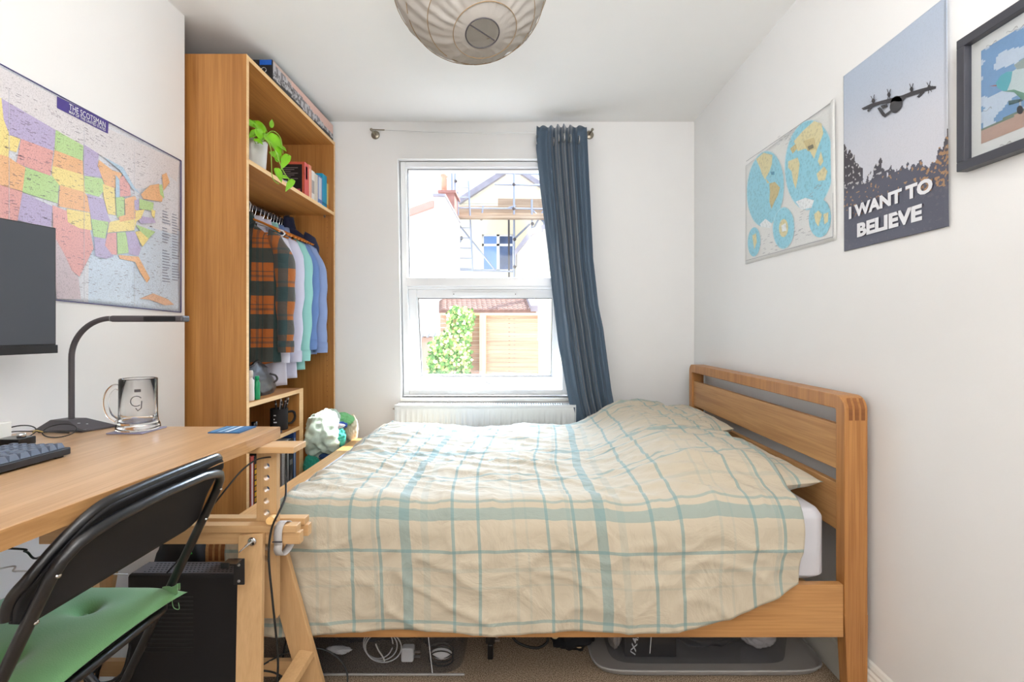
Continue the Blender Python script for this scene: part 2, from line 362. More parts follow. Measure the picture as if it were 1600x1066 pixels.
quadbox(wb, [(XA, 0), (xl0, 0), (xl0, WZ0), (XA, WZ0)], YB, YB+T); quadbox(wb, [(XA, WZ0), (xl0, WZ0), (xl1, WZ1), (XA, WZ1)], YB, YB+T)
quadbox(wb, [(WX1, 0), (XR, 0), (XR, WZ1), (WX1, WZ1)], YB, YB+T); quadbox(wb, [(xl0, 0), (WX1, 0), (WX1, WZ0), (xl0, WZ0)], YB, YB+T)
quadbox(wb, [(XA, WZ1), (XR, WZ1), (XR, ZC), (XA, ZC)], YB, YB+T)
struct('wall_back', wb, M['wall'])
def skirting(name, p0, p1, nrm):
    prof = [(0,0),(.020,0),(.020,.105),(.016,.112),(.016,.120),(.011,.127),(.011,.134),(.006,.145),(0,.15)]
    mb = MB(); a = Vector(p0); b = Vector(p1); nn = Vector(nrm)
    f = lambda base: (lambda q: base+nn*q[0]+Vector((0,0,q[1])))
    mb.prism(prof, f(a), f(b)); return struct(name, mb, M['paintw'])
skirting('baseboard_right', (XR, -1.3, 0), (XR, YB, 0), (-1,0,0)); skirting('baseboard_back', (-1.16, YB, 0), (XR, YB, 0), (0,-1,0))
skirting('baseboard_left', (XL, -1.3, 0), (XL, YCH, 0), (1,0,0))
# window -------------------------------------------------
FY0 = YB+.045; FY1 = FY0+.065
win = bpy.data.objects.new('window_1', None); C.objects.link(win); win.location = (-.23, FY0, .77); win['kind'] = 'structure'; WP['window_1'] = Vector(win.location)
def ring(mb, x0, x1, z0, z1, w, y0, y1, sk=True, m=0, wb_=None):
    wb_ = wb_ or w
    k = skew if sk else (lambda x, z: x)
    quadbox(mb, [(k(x0,z0), z0), (k(x0,z0)+w, z0), (k(x0,z1)+w, z1), (k(x0,z1), z1)], y0, y1, m); quadbox(mb, [(x1-w, z0), (x1, z0), (x1, z1), (x1-w, z1)], y0, y1, m)
    quadbox(mb, [(k(x0,z0)+w, z0), (x1-w, z0), (x1-w, z0+wb_), (k(x0,z0)+w, z0+wb_)], y0, y1, m); quadbox(mb, [(k(x0,z1)+w, z1-w), (x1-w, z1-w), (x1-w, z1), (k(x0,z1)+w, z1)], y0, y1, m)
fx0, fx1, fz0, fz1 = WX0+.006, WX1-.002, WZ0+.01, WZ1-.004
fr = MB(); ring(fr, fx0, fx1, fz0, fz1, .034, FY0, FY1); ring(fr, fx0+.03, fx1-.03, 1.50, fz1-.03, .012, FY0+.016, FY1-.01)
fr.build('window_frame', M['white'], win, bevel=.003)
MB().box(fx0+.026, fx1-.03, FY0-.004, FY1, 1.462, 1.520).box(fx0+.026, fx1-.03, FY0+.012, FY1, 1.444, 1.464).build('transom', M['white'], win, bevel=.006)
gk = MB(); ring(gk, fx0+.040, fx1-.040, 1.518, fz1-.040, .005, FY0+.02, FY0+.03); gk.build('glazing_seal', M['black'], win)
MB().box(fx0+.03, fx1-.03, FY0+.030, FY0+.036, 1.518, fz1-.03).build('upper_glass', M['glassw'], win)
# bottom sash, hung from the top and tilted outwards
SX0, SX1, SH = fx0+.036, fx1-.037, 1.444-(fz0+.036); TA = math.radians(12.5)
piv = Vector((0, FY0+.02, 1.443))
def tilt(mb):
    mb.v = [(x, piv.y+(y*math.cos(TA)-z*math.sin(TA)), piv.z+(y*math.sin(TA)+z*math.cos(TA))) for x, y, z in mb.v]; return mb
sh = MB(); hh = -SH*1.0
def rb(mb, x0, x1, z0, z1, w, y0, y1): mb.box(x0, x0+w, y0, y1, z0, z1).box(x1-w, x1, y0, y1, z0, z1).box(x0+w, x1-w, y0, y1, z0, z0+w).box(x0+w, x1-w, y0, y1, z1-w, z1)
rb(sh, SX0, SX1, hh, 0, .052, 0, .055); rb(sh, SX0+.05, SX1-.05, hh+.05, -.05, .010, .012, .045)
sash = tilt(sh).build('opening_sash', M['white'], win, bevel=.004)
g2 = MB(); rb(g2, SX0+.059, SX1-.059, hh+.059, -.059, .003, .011, .02); tilt(g2).build('glazing_seal', M['black'], sash)
tilt(MB().box(SX0+.05, SX1-.05, .024, .030, hh+.05, -.05)).build('lower_glass', M['glassw'], sash)
hx = (SX0+SX1)/2-.01
hd = MB(); hd.tube([(hx-.05, -.004, hh+.022), (hx+.05, -.004, hh+.022)], .0001); hd = MB()
hd.box(hx-.012, hx+.012, -.018, 0, hh+.01, hh+.034).tube([(hx, -.014, hh+.024), (hx-.006, -.035, hh+.05), (hx-.02, -.042, hh+.10)], [.008, .007, .0065], 10).tube([(hx, -.014, hh+.022), (hx+.03, -.02, hh+.006)], [.007, .006], 10).ball((hx+.032, -.02, hh+.008), .009)
tilt(hd).build('window_handle', M['chrome'], sash)
vn = MB().box(-.44, -.02, -.012, .0, -.040, -.014); vt = tilt(vn).build('trickle_vent', M['white'], sash, bevel=.003)
tilt(MB().box(-.432, -.426, -.014, -.011, -.030, -.024).box(-.034, -.028, -.014, -.011, -.030, -.024)).build('screw', M['black'], vt)
struct('window_sill', MB().box(xl0-.004, WX1+.004, YB-.012, FY0, WZ0-.022, WZ0), M['paintw'], bevel=.003)
# ---------------- radiator ----------------
rd = thing('radiator', 'white panel radiator with grille top on the wall below the window', 'radiator', (-.214, 3.09, 0))
rx0, rx1, ry, rz1 = -.765, .337, 3.065, .725
def rf(u, v):
    x = lerp(rx0+.004, rx1-.004, u); z = lerp(.16, rz1-.012, v)
    w = ss(.0, .06, v)*ss(1, .86, v)*ss(0, .03, u)*ss(1, .97, u)
    ph = ((x-rx0)/.0335) % 1; g = ss(.15, .4, ph)*ss(1, .75, ph)
    return (x, ry+.006*w*g, z)
MB().grid(rf, 330, 30).build('front_panel', M['rad'], rd, solid=.002)
MB().box(rx0, rx1, ry+.075, ry+.085, .16, rz1-.012).build('rear_panel', M['rad'], rd)
tg = MB()
tg.box(rx0-.003, rx1+.003, ry-.004, ry+.006, rz1-.014, rz1).box(rx0-.003, rx1+.003, ry+.08, ry+.088, rz1-.014, rz1)
for i in range(74):
    x = rx0+.008+i*(rx1-rx0-.016)/73; tg.box(x-.0042, x+.0042, ry+.005, ry+.082, rz1-.006, rz1-.001)
tg.build('top_grille', M['rad'], rd)
MB().box(rx0-.003, rx0+.002, ry-.003, ry+.088, .16, rz1-.006).build('side_panel', M['rad'], rd)
MB().box(rx1-.002, rx1+.003, ry-.003, ry+.088, .16, rz1-.006).build('side_panel', M['rad'], rd)
MB().tube([(rx0-.002, ry+.04, rz1-.03), (rx0-.018, ry+.04, rz1-.03)], .007).tube([(rx0-.018, ry+.04, rz1-.03), (rx0-.024, ry+.04, rz1-.03)], .004).build('bleed_valve', M['chrome'], rd)
for bx0 in (-.62, .15): MB().box(bx0, bx0+.04, ry+.086, YB, .3, .6).build('wall_bracket', M['rad'], rd)
# ---------------- curtain wire and curtain ----------------
cw = thing('curtain_wire', 'thin steel curtain wire stretched between two round wall brackets above window', 'curtain wire', (-.2, YB-.03, 2.40))
for sgn, bx in ((-1, -.915), (1, .437)):
    b0 = MB().lathe([(.0, 0), (.026, 0), (.027, .006), (.022, .010), (.0, .011)], (bx, YB, 2.415), 24, axis=(0,-1,0)); b0.tube([(bx, YB-.008, 2.415), (bx-.0 + sgn*.012, YB-.05, 2.43)], .006).ball((bx+sgn*.012, YB-.052, 2.431), .009)
    b0.build('wall_bracket', M['brass'], cw)
MB().tube([(-.927, YB-.052, 2.431), (-.845, YB-.052, 2.428)], .004).build('tensioner', M['brass'], cw)
MB().tube([(lerp(-.847, .445, i/20), YB-.052, 2.428-.02*math.sin(PI*i/20)) for i in range(21)], .0013, 6).build('wire', M['steel'], cw)
ct = thing('curtain', 'slate blue eyelet curtain bunched and pulled to the right of window', 'curtain', (.25, 3.08, .3))
LT = [(197,838),(231,837),(307,845),(377,854),(451,862),(538,872),(625,888),(672,901),(760,925),(860,950)]
RT = [(197,917),(307,922),(405,926),(480,934),(512,941),(609,954),(672,966),(760,985),(860,1000)]
def cf(u, v):
    y0 = 3.075; py = lerp(197, 830, v); s = F/y0
    xa = (table(LT, py)-CX)/s; xb = (table(RT, py)-CX)/s
    g = u+.04*math.sin(2*PI*u)*(1-v)
    a = table([(0, .0), (.25, .012), (.30, .03), (.7, .03), (.78, .016), (1, .004)], u)*(1-.35*v)
    y = y0+a*math.cos(2*PI*(6.4*u+.25*v))+.006*math.sin(9*u+5*v)+.008*noise.noise(Vector((u*5, v*4, 2)))
    y -= .03*ss(.1, .5, v)*ss(.0,.3,u)*(1-ss(.5, 1, v)*.6)
    z = CZ-(py-CY)/s
    if v < .05: z += .007*math.cos(2*PI*6.4*u+1.2)*(1-v/.05)
    return (lerp(xa, xb, g)+.003*math.sin(2*PI*6.4*u+1)*(1-v), y, z)
MB().grid(cf, 150, 70).build('curtain_panel', M['curtain'], ct, solid=.003)
for k, u in enumerate((.0, .30, .42, .55, .70, .86)):
    p = Vector(cf(u, .035)); ax = (1, -.35, 0) if k == 0 else (1, .15, 0)
    if k == 0: p += Vector((.004, -.006, 0))
    MB().lathe([(.016, -.003), (.027, -.003), (.028, 0), (.027, .003), (.016, .003), (.016, -.003)], p, 24, axis=ax).build('eyelet', M['steel'], ct)
# ---------------- bed ----------------
bed = thing('double_bed', 'oak double bed frame with slatted headboard against the right wall', 'bed', (.05, 2.28, 0))
BY0, BY1 = 1.559, 2.998; HX0, HX1 = 1.008, 1.08
def frameboard(name, x0, x1, ztop, m):
    R = .045; w = .045
    # outline in (y,z): arch of uniform width with rounded top corners, tapering feet
    def outline(o):
        ya, yb, zt, r = BY0+o, BY1-o, ztop-o, max(.008, R-o)
        pts = [(ya, .30)]+[(ya+r-r*math.cos(t), zt-r+r*math.sin(t)) for t in [PI/2*i/8 for i in range(9)]]+[(yb-r+r*math.sin(t), zt-r+r*math.cos(t)) for t in [PI/2*i/8 for i in range(9)]]+[(yb, .30)]
        return pts
    A = outline(0); B = outline(w); mb = MB(); n = len(A)
    vs = [(x0, y, z) for y, z in A]+[(x0, y, z) for y, z in B]+[(x1, y, z) for y, z in A]+[(x1, y, z) for y, z in B]
    fs = []; 
    for i in range(n-1): fs += [(i, i+1, n+i+1, n+i), (2*n+i, 3*n+i, 3*n+i+1, 2*n+i+1), (i, 2*n+i, 2*n+i+1, i+1), (n+i, n+i+1, 3*n+i+1, 3*n+i)]
    fs += [(0, n, 3*n, 2*n), (n-1, 3*n-1, 4*n-1, 2*n-1)][:0]
    mb.add(vs, fs)
    return mb
hb = thing  # keep name free
def leg(x0, x1, y, dirx, name='leg'):
    t = .014
    mb = MB(); X0 = x0; X1 = x1
    b0 = x0+(t if dirx > 0 else 0); b1 = x1-(t if dirx < 0 else 0)
    vs = [(X0, y, .30), (X1, y, .30), (X1, y+.045, .30), (X0, y+.045, .30), (b0, y+.004, 0), (b1, y+.004, 0), (b1, y+.041, 0), (b0, y+.041, 0)]
    mb.add(vs, [(0,1,2,3),(4,7,6,5),(0,4,5,1),(1,5,6,2),(2,6,7,3),(3,7,4,0)]); return mb.build(name, M['oakZ'], bed)
fb = frameboard('h', HX0, HX1, .98, 0).build('headboard_frame', M['oakZ'], bed, bevel=.003)
leg(HX0, HX1, BY0, 1); leg(HX0, HX1, BY1-.045, 1)
def fingers(xa, xb, zt):
    mb = MB(); w = (xb-xa)/9
    for i in (1, 3.4, 5.8): 
        x = xa+w*i+.004
        mb.grid(lambda u, v: (x+u*w*1.5, BY0-.0012+.045*(1-math.cos(lerp(0, .75, ss(.35, 1, v)))), zt-.045-.03+lerp(0, .068, v)), 1, 12)
    return mb
fingers(HX0, HX1, .98).build('finger_joint', M['oakdark'], bed)
MB().box(HX0+.012, HX0+.034, BY0+.04, BY1-.04, .738, .883).build('headboard_slat', M['oakY'], bed, bevel=.002)
MB().box(HX0+.012, HX0+.034, BY0+.04, BY1-.04, .542, .693).build('headboard_slat', M['oakY'], bed, bevel=.002)
FX0, FX1 = -.98, -.910
frameboard('f', FX0, FX1, .545, 0).build('footboard_frame', M['oakY'], bed, bevel=.003)
fingers(FX0, FX1, .545).build('finger_joint', M['oakdark'], bed)
leg(FX0, FX1, BY0, -1); leg(FX0, FX1, BY1-.045, -1)
MB().box(FX0+.02, FX0+.04, BY0+.04, BY1-.04, .30, .47).build('footboard_slat', M['oakY'], bed, bevel=.002)
MB().box(FX1-.02, HX0-.001, BY0+.004, BY0+.030, .228, .392).build('side_rail', M['oakX'], bed, bevel=.002)
MB().box(FX1-.02, HX0-.001, BY1-.030, BY1-.004, .228, .392).build('side_rail', M['oakX'], bed, bevel=.002)
for i in range(12):
    x = -.85+i*.155; MB().box(x, x+.07, BY0+.03, BY1-.03, .352, .372).build('slat', M['beech'], bed)
mt = MB()
def matt(u, v):
    # rounded box side profile
    cx, cy, hx_, hy, r = .073, 2.285, .910, .682, .045; q = u*4; k4 = int(q) % 4; t = q-int(q)
    sx, sy = ((1,1),(-1,1),(-1,-1),(1,-1))[k4]; a = PI/2*(k4+min(1, t*2)); ox, oy = sx*(hx_-r)+r*math.cos(a), sy*(hy-r)+r*math.sin(a)
    if t > .5:
        sx2, sy2 = ((1,1),(-1,1),(-1,-1),(1,-1))[(k4+1) % 4]; a = PI/2*(k4+1); f = (t-.5)*2
        ox = lerp(ox, sx2*(hx_-r)+r*math.cos(a), f); oy = lerp(oy, sy2*(hy-r)+r*math.sin(a), f)
    z = table([(0, .375), (.04, .375), (.12, .40), (.3, .43), (.75, .585), (.88, .612), (1, .62)], v); k = table([(0, .0), (.04, .96), (.12, 1.0), (.75, 1.0), (.86, .985), (.93, .95), (1, 0)], v)
    return (cx+ox*k, cy+oy*k, z)
mt.grid(matt, 96, 40, cu=True); tag(mt.build('mattress', M['sheet'], sub=1), 'white mattress seen at the head end between duvet and oak side rail', 'mattress')
# pillows
def pillow(c, hx_, hy, T, tiltx, seed, rz=0):
    R = Matrix.Rotation(tiltx, 3, 'Y')@Matrix.Rotation(rz, 3, 'Z'); mb = MB()
    def half(sg):
        def f(u, v):
            a, b = 2*u-1, 2*v-1
            k = (max(0, 1-abs(a)**2.6)**.5)*(max(0, 1-abs(b)**2.6)**.5)
            pin = 1-.07*(1-abs(b)**2)*abs(a)**3; pin2 = 1-.07*(1-abs(a)**2)*abs(b)**3
            w = noise.noise(Vector((a*3+seed, b*3, 1)))*.012*k+.008*noise.noise(Vector((a*9+seed, b*7, 1)))*k
            p = Vector((a*hx_*pin, b*hy*pin2, sg*(T*k)+w))
            return Vector(c)+R@p
        return f
    nU, nV = 40, 52
    mb.grid(half(1), nU, nV); mb.grid(half(-1), nU, nV)
    o = mb.build('pillow', M['duvet']); idx = (nU+1)*(nV+1)
    setuv(o, lambda i: (((i % idx) % (nU+1))/nU*hx_*2-.2, ((i % idx)//(nU+1))/nV*hy*2+.12)); return o
tag(pillow((.780, 1.985, .652), .220, .335, .062, math.radians(-9), 1), 'plaid pillow at the near side of the bed, its corner poking out beside the duvet', 'pillow')
tag(pillow((.785, 2.645, .682), .215, .320, .072, math.radians(-12), 5), 'crumpled plaid pillow at the far side of the bed by the wall corner', 'pillow')
# duvet
def hemz(x): return .268+.15*max(0, min(1, (x-.42)/.42))**1.7-.012*math.sin(9*x+1)*.5
def topz(x, y):
    z = .648
    z -= .100*ss(-.72, -.89, x)
    z -= .04*ss(2.75, 3.0, y)
    px_ = ss(.25, .60, x)*(1-.10*ss(.70, .88, x)*(y < 3))
    z += px_*(.035+.068*ss(1.60, 1.80, y)+.026*ss(2.1, 2.55, y)*ss(.35, .62, x))*ss(1.50, 1.72, y)*(1-.25*ss(2.8, 2.97, y))
    z += .012*noise.noise(Vector((x*2.1, y*2.1, 3)))*2*ss(1.5, 1.75, y)
    # long soft ridges running diagonally
    q = x*.35+y*1.0; r = 1-abs(noise.noise(Vector((q*5.5, (x-.4*y)*1.3, 7)))*2.2); z += .012*max(0, r)**2
    r2 = 1-abs(noise.noise(Vector((q*12+x*2, (x-.4*y)*2.6, 17)))*2.4); z += .009*max(0, r2)**2
    r3 = 1-abs(noise.noise(Vector((x*9-y*3, y*14+x*6, 27)))*2.4); z += .0055*max(0, r3)**2
    return z
NU, NV = 300, 230; FR = .085
sideL = .60-.268
def dpoint(u, v):
    # arc coordinate: side (0..Ls), roll (Ls..Ls+Lr), top, far drop
    x = lerp(-.897, .838, u)
    hz = hemz(x); Ls = .56-hz; Lr = .135; Lt = 1.30; Ld = .13; L = Ls+Lr+Lt+Ld
    s = v*L; arcv = s-Ls-Lr*.5
    xe = x-ss(.5, 1, u)*max(0, (1-ss(2.2, 3.1, 1.53+max(0, arcv)))*0)
    if s < Ls:
        t = s/Ls; z = lerp(hz, .56, t); y = 1.528
        fold = .011*math.sin(x*8+1.5*math.sin(x*3))+.012*noise.noise(Vector((x*4.2, z*3, 4)))
        y += fold*(1-.6*t)-.006*(1-t)
        # diagonal creases
        rr = 1-abs(noise.noise(Vector((x*5+z*6, z*7-x*2, 9)))*2.4); y -= .007*max(0, rr)**2
        rr = 1-abs(noise.noise(Vector((x*9-z*7, z*10+x*3, 19)))*2.4); y -= .004*max(0, rr)**2
        xx = x
    elif s < Ls+Lr:
        t = (s-Ls)/Lr; a = t*PI/2
        zt = topz(x, 1.528+FR); z = .56+(zt-.56)*math.sin(a); y = 1.528+FR*(1-math.cos(a)); xx = x
        rr = 1-abs(noise.noise(Vector((x*5+.56*6, .56*7-x*2, 9)))*2.4); y -= .007*max(0, rr)**2*(1-t)
        y += (.011*math.sin(x*8+1.5*math.sin(x*3))+.012*noise.noise(Vector((x*4.2, .56*3, 4))))*.4*(1-t)
        rr = 1-abs(noise.noise(Vector((x*9-.56*7, .56*10+x*3, 19)))*2.4); y -= .004*max(0, rr)**2*(1-t)
    elif s < Ls+Lr+Lt:
        y = 1.528+FR+(s-Ls-Lr)/Lt*(2.945-1.528-FR); z = topz(x, y); xx = x
    else:
        t = (s-Ls-Lr-Lt)/Ld; y = 2.945+.035*math.sin(t*PI/2); z = topz(x, 2.945)-.13*(1-math.cos(t*PI/2)); xx = x
    # head edge: rounded on the near side, drawn towards the foot on the far side
    ed = ss(.62, 1, u)
    xx += ed*(.012-.09*ss(2.35, 2.9, y)-.05*ss(1.75,1.95,y)*ss(2.4, 2.1, y)*0+.022*ss(.42, .56, z)*(1 if y < 1.7 else 1-ss(1.7, 2.3, y)))
    xx += .010*noise.noise(Vector((y*5, z*3, 3)))*ed
    if u < .06: xx += (1-u/.06)*.02*noise.noise(Vector((y*6, z*3, 13)))
    if u < .05 and s > Ls+Lr*.5: z -= .05*(1-u/.05)**1.5; xx += .012*(1-u/.05)
    return Vector((xx, y, z)), x, arcv
dm = MB(); uvs = []
for j in range(NV+1):
    for i in range(NU+1):
        p, a, b_ = dpoint(i/NU, j/NV); dm.v.append(tuple(p)); uvs.append((a+.02*math.sin(b_*4)*1+.012*noise.noise(Vector((a*3, b_*3, 0))), b_+.014*noise.noise(Vector((a*2, b_*3, 5)))))
for j in range(NV):
    for i in range(NU):
        a = j*(NU+1)+i; dm.f.append([a, a+1, a+NU+2, a+NU+1]); dm.m.append(0); dm.sm.append(True); dm.c.append(None)
dv = dm.build('duvet', M['duvet'], solid=.016, soff=-1, fix=False); setuv(dv, lambda i: uvs[i])
tag(dv, 'rumpled cream duvet with blue-green plaid lines draped over the bed', 'duvet')
# ---------------- wardrobe ----------------
WXF = -1.165; WXB = -1.745; WY0 = 2.134; WY1 = 3.152; WZT = 2.36; th = .019
wd = thing('wardrobe', 'tall open oak wardrobe standing in the alcove left of the window', 'wardrobe', ((WXF+WXB)/2, (WY0+WY1)/2, 0))
sp_ = MB().box(WXB, WXF, WY0, WY0+th, 0, WZT).build('side_panel', M['pax'], wd); MB().box(WXF-.0002, WXF+.0008, WY0, WY0+th, 0, WZT).build('edge_strip', M['paxedge'], sp_)
sp2 = MB().box(WXB, WXF, WY1-th, WY1, 0, WZT).build('side_panel', M['pax'], wd); MB().box(WXF-.0002, WXF+.0008, WY1-th, WY1, 0, WZT).build('edge_strip', M['paxedge'], sp2)
hl = MB()
for i in range(60):
    z = .16+i*.032
    if z > 2.3: break
    hl.lathe([(.0, 0), (.003, 0), (.003, .0006), (.0, .0006)], (WXF-.04, WY1-th, z), 8, axis=(0,-1,0))
    if 1.95 < z: hl.lathe([(.0, 0), (.003, 0), (.003, .0006), (.0, .0006)], (WXF-.09, WY1-th, z), 8, axis=(0,-1,0))
tag(hl.build('shelf_pin_hole', M['oakdark'], sp2), kind='stuff')
MB().box(WXB, WXB+.006, WY0+th, WY1-th, .0, WZT).build('back_panel', M['pax'], wd)
for nm, z, xf in (('top_panel', WZT-.020, WXF), ('fixed_shelf', 1.899, WXF), ('bottom_panel', .03, WXF)):
    t_ = MB().box(WXB+.006, xf, WY0+th, WY1-th, z, z+.019).build(nm, M['paxY'], wd)
    MB().box(xf-.0002, xf+.001, WY0+th, WY1-th, z, z+.019).build('edge_strip', M['paxedge'], t_)
RX, RZ = -1.455, 1.852
rl = MB().tube([(RX, WY0+th, RZ), (RX, WY1-th, RZ)], .0125, 16).build('clothes_rail', M['grey'], wd)
MB().box(RX-.015, RX+.015, WY1-th-.006, WY1-th, RZ-.02, 1.899).build('rail_bracket', M['steel'], rl)
MB().box(WXF-.06, WXF-.05, WY1-th-.008, WY1-th, 1.885, 1.899).build('shelf_clip', M['steel'], wd)
# box on top
bx = thing('board_game_box', 'long flat printed box in grey and pink on top of the wardrobe', 'box', (-1.35, 2.76, WZT))
cb = MB(); bx0, bx1, by0, by1, bz0, bz1 = -1.60, -1.172, 2.372, 3.138, WZT+.002, WZT+.104
cb.box(bx0, bx1, by0, by1, bz0, bz1, 0)
cb.build('box_body', M['blackm'], bx, bevel=.002)
def sidecol(u, v):
    y = u; n_ = noise.noise(Vector((u*7, v*1.2, 3))); edge = .55-.75*u+.25*noise.noise(Vector((u*6, 0, 8)))+.15*noise.noise(Vector((u*22, 2, 8)))
    if v < .14+.05*math.sin(u*9): return lin((26, 24, 26))
    if v > .42+.5*(1-u)**1.3+.12*noise.noise(Vector((u*9, 1, 1))): return lin((222, 184, 172)) if u > .25 else lin((206, 180, 168))
    k = noise.noise(Vector((u*30, v*4, 5))); 
    if u < .4 and .2 < v < .55 and noise.noise(Vector((u*90, v*7, 2))) > .12: return lin((84, 80, 84))
    return lin((188, 186, 190)) if k > -.05 else lin((128, 124, 128))
cp = MB(); cp.grid(lambda u, v: (bx1+.0012, lerp(by0+.004, by1-.002, u), lerp(bz0+.002, bz1-.002, v)), 150, 14, 0, False, colf=sidecol)
cp.build('side_print', M['cardprint'], bx)
ep = MB(); ep.box(bx1-.060, bx1-.004, by0-.0012, by0, bz1-.026, bz1-.002, 0, lin((20, 92, 190)))
for i in range(6):
    a = PI/3*i+.2; cx_, cz_ = bx1-.040, bz0+.052; ep.obox((cx_+.012*math.cos(a), by0-.001, cz_+.012*math.sin(a)), (cx_+.012*math.cos(a+.8), by0-.001, cz_+.012*math.sin(a+.8)), .001, .0045, up=(0,1,0))
    for j in range(4): ep.c[-6+j] = None
for i in range(len(ep.c)): ep.c[i] = ep.c[i] or lin((236, 236, 236))
ep.build('end_print', M['cardprint'], bx)
# books
def book(label, y0, y1, z0, h, w, col, xs=-1.20, band=None, group=None, cat='book', tilt=0, page=True):
    t = thing('book', label, cat, (xs-w/2, (y0+y1)/2, z0), 0, group)
    mb = MB(); g = .0004
    mb.box(xs-w, xs, y0+g, y0+.0022, z0, z0+h, 0, lin(col)).box(xs-w, xs, y1-.0022, y1-g, z0, z0+h, 0, lin(col)).box(xs-.002, xs+.0006, y0+g, y1-g, z0, z0+h, 0, lin(col))
    for b in (band or []): mb.box(xs+.0004, xs+.0012, lerp(y0, y1, b[3] if len(b) > 3 else .12), lerp(y0, y1, b[4] if len(b) > 4 else .88), z0+h*b[0], z0+h*b[1], 0, lin(b[2]))
    mb.build('cover', M['cardprint'], t)
    MB().box(xs-w+.003, xs-.002, y0+.002, y1-.002, z0+.003, z0+h-.003).build('pages', M['paintw'], t)
    return t
SZ = 1.9185; X_ = 1.2*F
def yd(px, X=1.2): return X*F/(CX-px)
b1 = book('thick black and red book lying against the row, its printed back cover facing the room', yd(475.5), yd(482), SZ, .200, .135, (206, 74, 66), band=[(.0, 1, (214, 88, 84), 0, 1), (.55, .9, (86, 110, 190), .3, .7)])
cv = MB(); cy = yd(475.5)-.0002
cv.box(-1.335, -1.2015, cy-.0006, cy+.0004, SZ, SZ+.2, 0, lin((208, 96, 70))).box(-1.333, -1.212, cy-.0010, cy, SZ+.001, SZ+.186, 0, lin((30, 24, 26)))
for i in range(9): cv.box(-1.32, -1.235-.02*((i*7) % 3), cy-.0014, cy-.0008, SZ+.165-i*.010, SZ+.168-i*.010, 0, lin((150, 140, 140)))
cv.box(-1.25, -1.222, cy-.0014, cy-.0008, SZ+.02, SZ+.05, 0, lin((200, 80, 100)))
cv.build('back_cover', M['cardprint'], b1)
book('salmon orange book spine beside the black and red book on the top shelf', yd(482), yd(486.5), SZ, .205, .14, (226, 140, 104), band=[(.1, .9, (236, 200, 180), .3, .6)])
book('thin white book standing left of the pale blue book on the top shelf', yd(486.5), yd(491.5), SZ, .185, .14, (232, 226, 220), band=[(.3, .7, (170, 160, 156))])
book('cream book standing against the pale blue book on the top shelf', yd(491.5), yd(496.5), SZ, .180, .14, (214, 204, 190))
book('pale blue and white book standing left of the bright turquoise book', yd(496.5), yd(503.5), SZ, .186, .14, (92, 128, 190), band=[(.25, .95, (206, 214, 226), .15, .8), (.02, .14, (210, 220, 235), .15, .85)])
book('tall bright turquoise book on the top shelf', yd(503.5), yd(510.5), SZ, .215, .15, (20, 160, 200), band=[(.15, .2, (12, 120, 160), 0, 1)])
book('thin pale yellow book right of the turquoise one on the top shelf', yd(510.5), yd(513.5), SZ, .175, .14, (226, 214, 140), band=[(0, .25, (238, 160, 40), 0, 1)])
book('black book with a white band at the right end of the top shelf', yd(514), yd(519.5), SZ, .150, .13, (28, 28, 30), band=[(.3, .75, (170, 170, 170), .4, .6), (.12, .2, (210, 210, 210), 0, 1)])
# cup behind plant
cu = thing('ornament', 'small pale bowl and pinkish ornament half hidden behind the trailing plant', 'ornament', (-1.27, 2.62, SZ))
MB().lathe([(.018, 0), (.040, .014), (.052, .042), (.049, .042), (.037, .017), (.0, .006)], (-1.27, 2.62, SZ), 24).build('bowl', M['pot'], cu)
MB().ball((-1.27, 2.62, SZ+.052), .030, sc=(1, 1, .7), wob=.25, seed=3).build('pink_top', plain('dusty_pink_glaze', (190, 140, 128), .5), cu)
# pothos
pl = thing('potted_plant', 'trailing green pothos in a white pot on the wardrobe shelf', 'plant', (-1.242, 2.33, SZ))
pc = Vector((-1.242, 2.330, SZ))
MB().lathe([(.0, 0), (.050, 0), (.054, .004), (.062, .130), (.063, .138), (.058, .138), (.056, .120), (.0, .118)], pc, 40).build('pot', M['pot'], pl)
MB().lathe([(.0, .122), (.055, .120)], pc, 24).build('soil', plain('potting_soil', (58, 42, 30), 1, nz=.6, nscale=120), pl)
def leaf(p, d, up, L, W, curl=.25):
    p = Vector(p); d = Vector(d).normalized(); s_ = d.cross(Vector(up)).normalized(); n_ = s_.cross(d); mb = MB()
    prof = [(0, .0), (.06, .30), (.16, .46), (.32, .5), (.5, .44), (.7, .28), (.86, .12), (1, .0)]
    def f(u, v):
        w = table(prof, u)*W*(1 if True else 0); a = (v*2-1)
        return p+d*(u*L-(.09*L*abs(a) if u < .1 else 0))+s_*a*w+n_*(-curl*L*u*u+abs(a)*w*.35)
    mb.grid(f, 12, 6); return mb
def zpt(px, py, d): return at(px, py, d)
LV = [((415,222),(388,200),2.20,.10,.065),((440,228),(418,188),2.25,.12,.075),((452,212),(430,196),2.24,.05,.03),((398,205),(428,215),2.19,.105,.06),((424,226),(436,206),2.2,.05,.04),((436,215),(430,186),2.27,.06,.035),((418,214),(442,262),2.24,.14,.10),((441,234),(449,240),2.2,.05,.03),((428,248),(438,240),2.21,.05,.035),((443,246),(452,262),2.22,.055,.04),((436,262),(448,282),2.2,.06,.045),((446,288),(459,298),2.24,.05,.035),((437,278),(452,276),2.23,.05,.035),((421,236),(436,246),2.25,.05,.035)]
LV = [((387,197),(407,186),(1,.1),.11,.05,2.20),]
def lf(a, b, da, db, W, curl=.15, up=(.5,-.7,.5)):
    A = at(a[0], a[1], da); B = at(b[0], b[1], db); L = (B-A).length
    leaf(A, B-A, up, L, W*F and W*2, curl).build('leaf', M['leaf'], pl, solid=.0006)
